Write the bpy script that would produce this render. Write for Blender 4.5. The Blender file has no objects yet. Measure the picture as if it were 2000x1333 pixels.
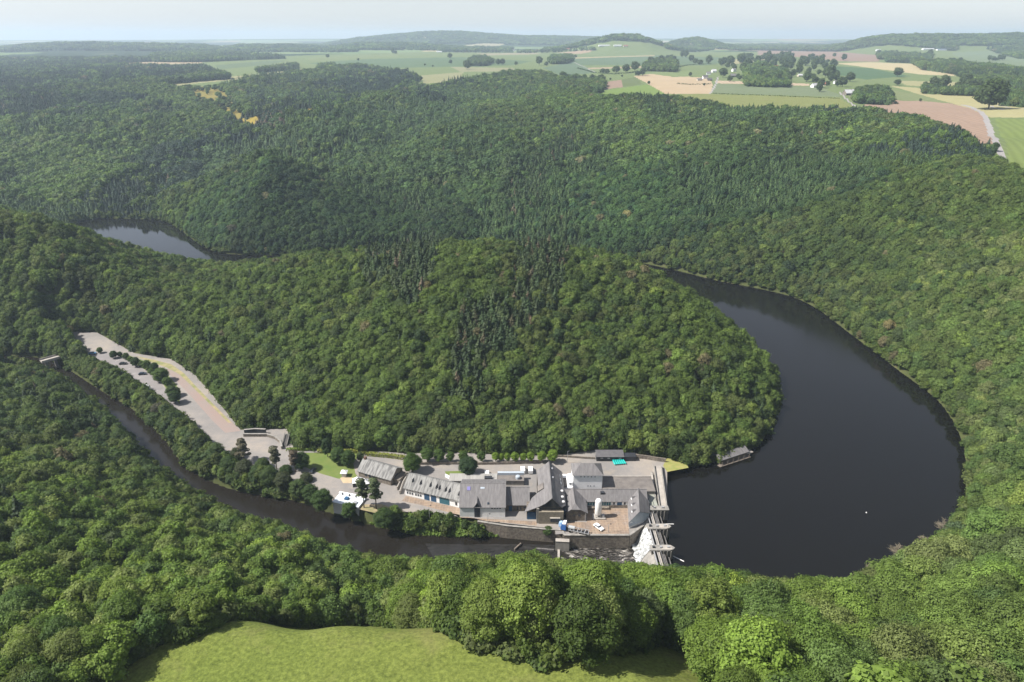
import bpy, bmesh, math, random
import numpy as np
from mathutils import Vector, Matrix
random.seed(7)
RS = np.random.RandomState(11)
SC = bpy.context.scene
COL = SC.collection
R = math.radians

# ------------------------------------------------------------ camera frame
CAM_Z = 180.0
PITCH = R(24.0)
FPX, CX, CY = 1333.3, 1000.0, 666.5
cp, sp = math.cos(PITCH), math.sin(PITCH)

def ray(px, py):
    u = (px - CX) / FPX; v = (CY - py) / FPX
    return np.array([u, cp + v * sp, -sp + v * cp])

def W(px, py, z=0.0):
    """world point on the horizontal plane z that the photo shows at px,py"""
    d = ray(px, py)
    t = (z - CAM_Z) / d[2]
    return (d[0] * t, d[1] * t, z)

def WD(px, py, D):
    """world point at ground distance D that the photo shows at px,py"""
    d = ray(px, py); t = D / d[1]
    return (d[0] * t, D, CAM_Z + d[2] * t)

# ------------------------------------------------------------ value noise
_perm = RS.rand(256, 256)
def vnoise(x, y):
    xi = np.floor(x).astype(int); yi = np.floor(y).astype(int)
    fx = x - xi; fy = y - yi
    fx = fx * fx * (3 - 2 * fx); fy = fy * fy * (3 - 2 * fy)
    a = _perm[xi % 256, yi % 256]; b = _perm[(xi + 1) % 256, yi % 256]
    c = _perm[xi % 256, (yi + 1) % 256]; d = _perm[(xi + 1) % 256, (yi + 1) % 256]
    return (a * (1 - fx) + b * fx) * (1 - fy) + (c * (1 - fx) + d * fx) * fy
def fbm(x, y, o=4):
    s = 0; a = 1; t = 0
    for k in range(o):
        s = s + a * vnoise(x * 2 ** k + 17.3 * k, y * 2 ** k + 5.1 * k); t += a; a *= .5
    return s / t
def sstep(a, b, x):
    t = np.clip((x - a) / (b - a), 0, 1)
    return t * t * (3 - 2 * t)

def chaikin(P, n=2):
    P = np.array(P, float)
    for _ in range(n):
        Q = np.roll(P, -1, axis=0)
        P = np.stack([.75 * P + .25 * Q, .25 * P + .75 * Q], 1).reshape(-1, P.shape[1])
    return P

def inpoly(x, y, P):
    """even-odd test, vectorised, with a bounding box first"""
    P = np.asarray(P, float)
    x = np.asarray(x, float); y = np.asarray(y, float)
    r = np.zeros(x.shape, bool)
    m = (x >= P[:, 0].min()) & (x <= P[:, 0].max()) & (y >= P[:, 1].min()) & (y <= P[:, 1].max())
    if not m.any(): return r
    xs = x[m]; ys = y[m]; c = np.zeros(xs.shape, bool)
    n = len(P)
    for i in range(n):
        x0, y0 = P[i]; x1, y1 = P[(i + 1) % n]
        if y0 == y1: continue
        k = ((y0 > ys) != (y1 > ys)) & (xs < (x1 - x0) * (ys - y0) / (y1 - y0) + x0)
        c ^= k
    r[m] = c
    return r

def pdist(x, y, P, maxd):
    """distance to a closed polyline, only right up to maxd"""
    P = np.asarray(P, float)
    x = np.asarray(x, float); y = np.asarray(y, float)
    r = np.full(x.shape, float(maxd))
    m = (x >= P[:, 0].min() - maxd) & (x <= P[:, 0].max() + maxd) & (y >= P[:, 1].min() - maxd) & (y <= P[:, 1].max() + maxd)
    if not m.any(): return r
    xs = x[m]; ys = y[m]; best = np.full(xs.shape, float(maxd) ** 2)
    n = len(P)
    for i in range(n):
        ax, ay = P[i]; bx, by = P[(i + 1) % n]
        dx, dy = bx - ax, by - ay; L = dx * dx + dy * dy + 1e-9
        t = np.clip(((xs - ax) * dx + (ys - ay) * dy) / L, 0, 1)
        q = (xs - ax - t * dx) ** 2 + (ys - ay - t * dy) ** 2
        np.minimum(best, q, out=best)
    r[m] = np.sqrt(best)
    return r

# ------------------------------------------------------------ object helpers
def link(o, parent=None):
    COL.objects.link(o)
    if parent is not None: o.parent = parent
    return o
def tag(o, label=None, cat=None, group=None, kind=None):
    if label: o['label'] = label
    if cat: o['category'] = cat
    if group: o['group'] = group
    if kind: o['kind'] = kind
    return o
def empty(name, loc=(0, 0, 0), rz=0.0, label=None, cat=None, group=None):
    o = bpy.data.objects.new(name, None); link(o)
    o.location = loc; o.rotation_euler = (0, 0, rz)
    o.empty_display_size = .5
    return tag(o, label, cat, group)
def copy_tree(o, parent=None):
    c = o.copy(); COL.objects.link(c); c.parent = parent
    for ch in list(o.children): copy_tree(ch, c)
    return c

def npmesh(name, V, F, mats=(), midx=None, smooth=False):
    """mesh from an (n,3) array and an (m,3|4) face array"""
    V = np.ascontiguousarray(V, dtype=np.float32); F = np.ascontiguousarray(F, dtype=np.int32)
    me = bpy.data.meshes.new(name)
    k = F.shape[1]
    me.vertices.add(len(V)); me.vertices.foreach_set('co', V.ravel())
    me.loops.add(F.size); me.loops.foreach_set('vertex_index', F.ravel())
    me.polygons.add(len(F))
    me.polygons.foreach_set('loop_start', np.arange(0, F.size, k, dtype=np.int32))
    me.polygons.foreach_set('loop_total', np.full(len(F), k, dtype=np.int32))
    for m in mats: me.materials.append(m)
    if midx is not None: me.polygons.foreach_set('material_index', np.asarray(midx, dtype=np.int32))
    me.polygons.foreach_set('use_smooth', np.full(len(F), bool(smooth)))
    me.update(calc_edges=True); me.validate()
    return me

class MB:
    """collects boxes, prisms, tubes ... and links them as ONE mesh object"""
    def __init__(s): s.v = []; s.f = []; s.m = []
    def add(s, vs, fs, mi=0):
        o = len(s.v); s.v += [tuple(map(float, v)) for v in vs]
        s.f += [tuple(i + o for i in f) for f in fs]; s.m += [mi] * len(fs); return s
    def box(s, x0, x1, y0, y1, z0, z1, mi=0):
        v = [(x0, y0, z0), (x1, y0, z0), (x1, y1, z0), (x0, y1, z0), (x0, y0, z1), (x1, y0, z1), (x1, y1, z1), (x0, y1, z1)]
        f = [(0, 3, 2, 1), (4, 5, 6, 7), (0, 1, 5, 4), (1, 2, 6, 5), (2, 3, 7, 6), (3, 0, 4, 7)]
        return s.add(v, f, mi)
    def bar(s, a, b, w, h=None, mi=0):
        a = Vector(a); b = Vector(b); d = (b - a)
        if d.length < 1e-6: return s
        h = w if h is None else h
        d.normalize(); up = Vector((0, 0, 1)) if abs(d.z) < .95 else Vector((1, 0, 0))
        r = d.cross(up).normalized(); u = r.cross(d)
        v = [p + r * i * w / 2 + u * j * h / 2 for p in (a, b) for i, j in ((-1, -1), (1, -1), (1, 1), (-1, 1))]
        return s.add(v, [(0, 1, 2, 3), (7, 6, 5, 4), (0, 4, 5, 1), (1, 5, 6, 2), (2, 6, 7, 3), (3, 7, 4, 0)], mi)
    def tube(s, a, b, r0, r1=None, n=10, mi=0, cap=True):
        r1 = r0 if r1 is None else r1
        a = Vector(a); b = Vector(b); d = (b - a).normalized()
        up = Vector((0, 0, 1)) if abs(d.z) < .95 else Vector((1, 0, 0))
        r = d.cross(up).normalized(); u = r.cross(d)
        v = []
        for p, q in ((a, r0), (b, r1)):
            for i in range(n):
                t = 2 * math.pi * i / n; v.append(p + r * math.cos(t) * q + u * math.sin(t) * q)
        f = [(i, (i + 1) % n, n + (i + 1) % n, n + i) for i in range(n)]
        if cap: f += [tuple(range(n))[::-1], tuple(range(n, 2 * n))]
        return s.add(v, f, mi)
    def prism(s, P, z0, z1, mi=0):
        """vertical prism over a plan polygon"""
        n = len(P)
        v = [(p[0], p[1], z0) for p in P] + [(p[0], p[1], z1) for p in P]
        f = [(i, (i + 1) % n, n + (i + 1) % n, n + i) for i in range(n)] + [tuple(range(n))[::-1], tuple(range(n, 2 * n))]
        return s.add(v, f, mi)
    def lathe(s, prof, c=(0, 0, 0), n=16, mi=0):
        v = []; f = []
        for r, z in prof:
            for i in range(n):
                t = 2 * math.pi * i / n; v.append((c[0] + r * math.cos(t), c[1] + r * math.sin(t), c[2] + z))
        for k in range(len(prof) - 1):
            for i in range(n):
                j = (i + 1) % n; f.append((k * n + i, k * n + j, (k + 1) * n + j, (k + 1) * n + i))
        f.append(tuple(range(n))[::-1]); m = (len(prof) - 1) * n; f.append(tuple(range(m, m + n)))
        return s.add(v, f, mi)
    def build(s, name, mats, parent=None, loc=None, rz=None, bevel=0, smooth=False):
        me = bpy.data.meshes.new(name)
        me.from_pydata(s.v, [], s.f)
        if not isinstance(mats, (list, tuple)): mats = [mats]
        for m in mats: me.materials.append(m)
        me.polygons.foreach_set('material_index', s.m)
        bm = bmesh.new(); bm.from_mesh(me)
        bmesh.ops.recalc_face_normals(bm, faces=bm.faces)
        if bevel: bmesh.ops.bevel(bm, geom=[e for e in bm.edges], offset=bevel, segments=2, affect='EDGES', profile=.6)
        bm.to_mesh(me); bm.free()
        if smooth:
            me.polygons.foreach_set('use_smooth', [True] * len(me.polygons))
            try: me.set_sharp_from_angle(angle=R(40))
            except Exception: pass
        me.update()
        o = bpy.data.objects.new(name, me); link(o, parent)
        if loc is not None: o.location = loc
        if rz is not None: o.rotation_euler = (0, 0, rz)
        return o

# ------------------------------------------------------------ materials
def newmat(name):
    m = bpy.data.materials.new(name); m.use_nodes = True
    nt = m.node_tree; b = nt.nodes['Principled BSDF']
    return m, nt, b
def N(nt, t, **kw):
    n = nt.nodes.new(t)
    for k, v in kw.items(): setattr(n, k, v)
    return n
def mixc(nt, fac, a, b, mode='MIX'):
    m = N(nt, 'ShaderNodeMix', data_type='RGBA', blend_type=mode)
    for s, v in ((m.inputs[0], fac), (m.inputs[6], a), (m.inputs[7], b)):
        if hasattr(v, 'is_output'): nt.links.new(v, s)
        elif isinstance(v, (int, float)): s.default_value = v
        else: s.default_value = (*v, 1) if len(v) == 3 else v
    return m.outputs[2]
def noise(nt, scale, detail=4, rough=.55, coord='Object', vec=None, mapping=None):
    tc = N(nt, 'ShaderNodeTexCoord')
    n = N(nt, 'ShaderNodeTexNoise'); n.inputs['Scale'].default_value = scale
    n.inputs['Detail'].default_value = detail; n.inputs['Roughness'].default_value = rough
    src = tc.outputs[coord] if vec is None else vec
    if mapping:
        mp = N(nt, 'ShaderNodeMapping'); mp.inputs['Scale'].default_value = mapping
        nt.links.new(src, mp.inputs['Vector']); src = mp.outputs[0]
    nt.links.new(src, n.inputs['Vector'])
    return n.outputs['Fac']
def ramp(nt, fac, stops):
    r = N(nt, 'ShaderNodeValToRGB'); nt.links.new(fac, r.inputs[0])
    e = r.color_ramp.elements
    while len(e) < len(stops): e.new(.5)
    for q, (p, c) in zip(e, stops): q.position = p; q.color = (*c, 1) if len(c) == 3 else c
    return r.outputs[0]
def bump(nt, b, h, strength=.3, dist=.1):
    bp = N(nt, 'ShaderNodeBump'); bp.inputs['Strength'].default_value = strength; bp.inputs['Distance'].default_value = dist
    nt.links.new(h, bp.inputs['Height']); nt.links.new(bp.outputs[0], b.inputs['Normal'])
def mat(name, c, c2=None, scale=.3, rough=.85, mapping=None, bmp=0, detail=5, metal=0, spec=.3, lo=.35, hi=.65):
    """two-tone noise surface"""
    m, nt, b = newmat(name)
    c2 = tuple(x * .72 for x in c) if c2 is None else c2
    f = noise(nt, scale, detail, .6, mapping=mapping)
    nt.links.new(ramp(nt, f, [(lo, c), (hi, c2)]), b.inputs['Base Color'])
    b.inputs['Roughness'].default_value = rough; b.inputs['Metallic'].default_value = metal
    b.inputs['Specular IOR Level'].default_value = spec
    if bmp: bump(nt, b, f, bmp, .05)
    return m
# ------------------------------------------------------------ water outlines (photo pixels -> world)
Z_LAKE, Z_RIV = -2.6, -6.0
lake_px = [(1245,512),(1330,530),(1400,549),(1480,563),(1560,582),(1610,612),(1660,652),(1710,688),(1760,728),(1820,770),(1852,805),
 (1875,850),(1888,900),(1888,960),(1880,1005),(1850,1045),(1790,1090),(1740,1112),(1680,1146),(1590,1180),(1500,1184),(1400,1160),(1330,1128),
 (1285,1115),(1283,1060),(1286,1006),(1300,998),(1291,918),(1305,914),(1330,914),(1395,905),(1470,880),(1498,850),(1518,800),(1518,750),(1490,710),(1440,660),
 (1370,610),(1270,572),(1150,550),(1000,545),(800,545),(600,540),(470,535),(330,525),(230,510),(175,482),(140,462),(135,444),
 (155,432),(190,427),(250,427),(320,430),(350,447),(385,474),(415,492),(470,499),(600,500),(800,488),(1000,486),(1150,494)]
river_px = [(1262,1032),(1236,1052),(1180,1055),(1100,1054),(1062,1050),(1000,1046),(960,1049),(900,1050),(840,1046),(800,1045),(778,1036),(745,1030),
 (700,1017),(650,1003),(600,985),(555,972),(490,964),(430,950),(385,926),(352,900),(330,868),(292,826),(255,795),(205,768),(165,742),(120,712),(80,698),(20,694),(-150,690),
 (-150,706),(20,709),(95,728),(150,764),(205,806),(250,858),(295,905),(352,956),(430,998),(520,1045),(600,1075),(700,1105),(800,1125),(1000,1135),(1150,1140),(1250,1138),(1266,1100),(1270,1060)]
LAKE = chaikin([W(x, y, Z_LAKE)[:2] for x, y in lake_px], 2)
RIVER = chaikin([W(x, y, Z_RIV)[:2] for x, y in river_px], 2)
# levelled ground of the plant, the road and the car park
plat_px = [(128,648),(190,650),(262,690),(335,702),(385,735),(430,790),(470,840),(560,838),(575,880),(700,880),(800,886),(900,884),(1000,890),(1100,888),
 (1160,880),(1240,886),(1300,896),(1330,903),(1343,911),(1303,916),(1303,998),(1262,998),(1262,1021),(1230,1043),(1100,1043),(1085,1044),(1084,1033),(1000,1024),(940,1017),(880,1007),
 (830,1003),(790,1000),(740,1004),(690,992),(640,975),(600,955),(560,940),(500,930),(455,905),(415,870),(375,830),(340,800),(290,765),(230,722),(170,700)]
PLAT = np.array([W(x, y, 0)[:2] for x, y in plat_px])

# ------------------------------------------------------------ relief from control points
CT = []
def C(px, py, zg, h=12.0):
    p = W(px, py, zg + h); CT.append((p[0], p[1], zg))
def CW(x, y, z): CT.append((x, y, z))
H0 = 0.0
# near meadow and the wood below it
for a in [(300,1310,54,0),(700,1300,55,0),(900,1300,56,0),(1300,1325,56,0),(640,1245,54,0),(940,1265,56,0),(1340,1290,56,0),(450,1230,51,0),(150,1320,52,0)]: C(*a)
for a in [(0,40,58),(-120,50,56),(150,50,54),(0,-100,62),(-250,-60,60),(250,-80,55),(-260,90,48),(-160,120,48)]: CW(*a)
for a in [(1500,1300,50,15),(1700,1300,42,15),(1950,1310,40,15),(1600,1200,22,15),(1800,1180,24,15),(1980,1180,34,14),(1900,1060,14,12),(2000,1000,14,12),
          (1990,900,18,12),(1990,800,22,12),(1500,1150,6,14),
          (800,1140,30,18),(1000,1120,34,18),(1250,1120,30,18),(1400,1150,30,16),(600,1100,16,14),(600,1170,42,16),(430,1080,24,14),(300,1150,40,14),(300,1050,20,13),(150,1150,38,13),
          (0,1250,50,14),(0,1100,38,12),(0,950,26,12),(150,1000,20,12),(150,880,4,12),(0,830,10,12),(60,780,1,10),(250,960,5,12),(400,1030,6,12)]: C(*a)
# centre hill and the low ridge that runs left from it
for a in [(1500,760,2,12),(1480,680,10,12),(1430,600,24,12),(1330,548,33,12),(1240,515,38,12),(1100,483,44,12),(950,471,47,12),(850,478,44,12),(720,495,38,12),(600,502,33,12),
          (500,512,25,12),(400,528,8,12),(300,518,11,12),(200,460,27,12),(100,425,50,12),(0,413,56,12),(-150,400,62,12),
          (950,560,38,12),(950,680,21,12),(950,780,7,12),(1200,600,27,12),(1200,700,15,12),(1250,800,5,12),(700,580,27,12),(700,680,17,12),(700,780,5,12),(550,700,8,12),(450,700,4,12),
          (450,620,14,12),(300,600,15,12),(150,560,22,12),(0,500,38,12),(0,600,14,12),(100,640,2,10),(1400,750,6,12),(0,680,0,8)]: C(*a)
# far bank, right part: lake shore up to the plateau
for a in [(1240,495,1,12),(1400,535,1,12),(1560,560,1,12),(1300,430,18,12),(1450,450,20,12),(1300,350,36,12),(1500,350,42,12),(1300,260,62,12),(1450,260,68,12),
          (1650,560,14,12),(1650,450,34,12),(1650,350,54,12),(1650,270,68,12),(1800,650,16,12),(1800,550,32,12),(1800,450,50,12),(1800,350,66,12),(1950,700,25,12),(1950,600,38,12),(1950,500,54,12),
          (1950,400,70,12),(2050,400,72,12),(2100,700,35,12),
          (1100,200,76,12),(1250,205,80,12),(1400,215,78,12),(1550,218,80,12),(1650,222,80,12),(1750,238,80,12),(1850,278,78,12),(1930,312,77,12),(2000,345,76,12),
          (1100,460,6,12),(1100,380,22,12),(1100,300,40,12),(1000,250,50,12),(1000,350,24,12),(900,400,12,12),(850,460,2,12),(1000,460,4,12)]: C(*a)
# left of it: spur, valley behind it, plateau edge
for a in [(600,470,3,12),(450,470,3,12),(360,420,14,12),(430,340,40,12),(520,300,42,12),(620,270,44,12),(600,380,24,12),(720,330,28,12),(700,250,50,12),(850,250,52,12),(800,200,64,12),
          (950,180,70,12),(750,145,78,10),(600,165,68,12),(500,200,58,12),(400,250,40,12),(250,400,3,12),(100,400,5,12),(0,370,10,12),(200,320,22,12),(50,300,25,12),
          (200,230,50,12),(50,220,50,12),(300,180,66,12),(100,165,72,12),(400,165,74,8),(-100,200,60,12)]: C(*a)
# ground hidden behind the spur
for a in [(-300,850,13),(-250,910,16),(-150,1000,24),(-420,880,8)]: CW(*a)
# plateau
for a in [(1960,330,76,0),(1980,280,79,0),(1930,240,82,0),(1900,215,83,0),(1750,200,83,0),(1990,220,86,0),(1450,205,83,0),(1250,190,84,0),(1150,188,82,0),(1400,170,87,0),(1250,160,86,0),(1150,165,82,0),
          (1800,150,91,0),(1600,150,90,0),(1400,140,91,0),(1100,130,91,0),(900,155,80,0),(850,130,86,0),(700,118,88,0),(1000,110,94,0),(1600,115,95,0),(1900,105,99,0),(500,120,87,0),
          (300,127,84,0),(200,132,80,0),(400,148,78,0),(560,140,80,0),(100,150,76,6),(0,140,76,6),(1300,105,97,0),(1900,130,95,0),(2100,200,88,0),(2100,130,95,0),
          (0,110,82,0),(300,108,86,0),(700,100,92,0),(1300,95,101,0),(1800,93,104,0)]: C(*a)
CT = np.array(CT)
def warp(x, y):
    q = y + 330.0
    return x / q * 2.4, np.log(np.maximum(q, 60)) * 1.6
_cu, _cv = warp(CT[:, 0], CT[:, 1])
def _phi(r2): return .5 * r2 * np.log(r2 + 1e-12)
_n = len(CT)
_A = np.zeros((_n + 3, _n + 3))
_A[:_n, :_n] = _phi((_cu[:, None] - _cu[None]) ** 2 + (_cv[:, None] - _cv[None]) ** 2) + np.eye(_n) * 2e-4
_A[:_n, _n:] = np.stack([np.ones(_n), _cu, _cv], 1); _A[_n:, :_n] = _A[:_n, _n:].T
_w = np.linalg.solve(_A, np.concatenate([CT[:, 2], [0, 0, 0]]))
def rbf(x, y):
    u, v = warp(x, y); sh = u.shape; u = u.ravel(); v = v.ravel()
    out = np.empty(u.shape)
    for i in range(0, len(u), 20000):
        uu = u[i:i + 20000]; vv = v[i:i + 20000]
        r2 = (uu[:, None] - _cu[None]) ** 2 + (vv[:, None] - _cv[None]) ** 2
        out[i:i + 20000] = _phi(r2) @ _w[:_n] + _w[_n] + _w[_n + 1] * uu + _w[_n + 2] * vv
    return out.reshape(sh)

# far ridges: D, depth in front, depth behind, tree height, top line in photo pixels
RIDGES = [
 (5000, 520, 1500, 14, [(-200,86),(0,93),(60,87),(110,84),(170,83),(240,85),(330,86),(400,89),(440,95),(480,92),(560,96),(640,101),(700,108)]),
 (5200, 500, 900, 14, [(300,108),(380,101),(470,88),(560,87),(640,92),(700,84),(800,84),(900,92),(1000,104)]),
 (7600, 900, 2200, 14, [(560,104),(640,84),(700,74),(760,68),(820,63),(860,61),(910,62),(960,66),(1020,70),(1100,71),(1180,73),(1260,82)]),
 (4300, 380, 700, 12, [(1060,93),(1120,84),(1180,73),(1200,68),(1240,68),(1275,71),(1310,80),(1340,92)]),
 (5400, 420, 700, 12, [(1290,92),(1312,71),(1340,70),(1370,75),(1420,84),(1460,94)]),
 (4600, 430, 1400, 14, [(1600,95),(1650,85),(1690,74),(1740,68),(1800,67),(1900,68),(1960,66),(2100,63),(2300,64)]),
 (12500, 1500, 9000, 0, [(-800,82),(0,80),(300,79),(500,77),(700,76),(1000,76),(1300,76),(1600,77),(2000,78),(2800,79)]),
]
def ridge_lift(x, y, z):
    for D, wf, wb, th, top in RIDGES:
        m = (y > D - 3.2 * wf) & (y < D + 3.2 * wb)
        if not m.any(): continue
        X = [WD(a, b, D) for a, b in top]
        xs = np.array([q[0] for q in X]); zs = np.array([q[2] - th for q in X])
        xx = x[m]; yy = y[m]
        zt = np.interp(xx * D / np.maximum(yy, 1), xs, zs)
        e = np.interp(xx, [xs[0] - 100, xs[0] + 300, xs[-1] - 300, xs[-1] + 100], [0, 1, 1, 0])
        g = np.where(yy < D, np.exp(-((yy - D) / wf) ** 2), np.exp(-((yy - D) / wb) ** 2)) * e
        z[m] = np.maximum(z[m], z[m] + (zt - z[m]) * g)
    return z

def height(x, y, carve=True):
    x = np.atleast_1d(np.asarray(x, float)); y = np.atleast_1d(np.asarray(y, float))
    z = rbf(x, y)
    far = sstep(2600, 4200, y)
    z = z * (1 - far) + (97 + 10 * (fbm(x / 1700, y / 1700, 3) - .5)) * far
    amp = 5.5 * sstep(240, 500, y) * (1 - .75 * sstep(800, 1300, y))
    z = z + amp * (fbm(x / 75 + 3, y / 75, 4) - .5) + 1.0 * (fbm(x / 14, y / 14, 2) - .5) * sstep(150, 260, y)
    wv = sstep(600, 760, y) * (1 - sstep(1350, 1700, y)) * (1 - sstep(-40, 120, x) * sstep(700, 850, y))
    z = z + 44 * wv * (fbm(x / 150 + 7, y / 230 + 2, 3) - .5)
    km = (1 - sstep(112, 135, y)) * (1 - sstep(70, 110, np.abs(x + 8)))
    z = z * (1 - km) + (54.6 + .018 * x - .035 * (y - 100) + .5 * fbm(x / 22, y / 22, 2)) * km
    z = ridge_lift(x, y, z)
    if carve:
        ip = inpoly(x, y, PLAT); dp = pdist(x, y, PLAT, 26)
        k = np.where(ip, 0, sstep(0, 24, dp))
        z = np.where(ip, -.35, -.35 * (1 - k) + np.maximum(z, -1) * k)
        for P, lv, w in ((LAKE, Z_LAKE, 125.), (RIVER, Z_RIV, 60.)):
            ins = inpoly(x, y, P); d = pdist(x, y, P, w)
            bank = lv + .25 + d * (.60 if lv == Z_LAKE else .9)
            z = np.where(ins, lv - np.minimum(3.0, .3 + d * .35), np.where(ip, z, np.minimum(np.maximum(z, lv + .6), np.where(d < w, bank, 1e9))))
    return z

def G(P, steps=500):
    """photo pixels -> points on the ground, by marching each ray"""
    P = np.array(P, float); out = []
    t = np.exp(np.linspace(math.log(90), math.log(14000), steps))
    X = []; Y = []; Z = []
    for px, py in P:
        d = ray(px, py); X.append(d[0] * t); Y.append(d[1] * t); Z.append(CAM_Z + d[2] * t)
    X = np.array(X); Y = np.array(Y); Z = np.array(Z)
    H = height(X.ravel(), Y.ravel()).reshape(X.shape)
    for i in range(len(P)):
        b = np.nonzero(Z[i] < H[i])[0]
        if len(b) == 0: k = steps - 1; f = 0
        else:
            k = max(b[0], 1); a0 = Z[i, k - 1] - H[i, k - 1]; a1 = Z[i, k] - H[i, k]; f = a1 / (a1 - a0 + 1e-9)
        q = [A[i, k] * (1 - f) + A[i, k - 1] * f for A in (X, Y, H)]
        out.append(q)
    return np.array(out)

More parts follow.
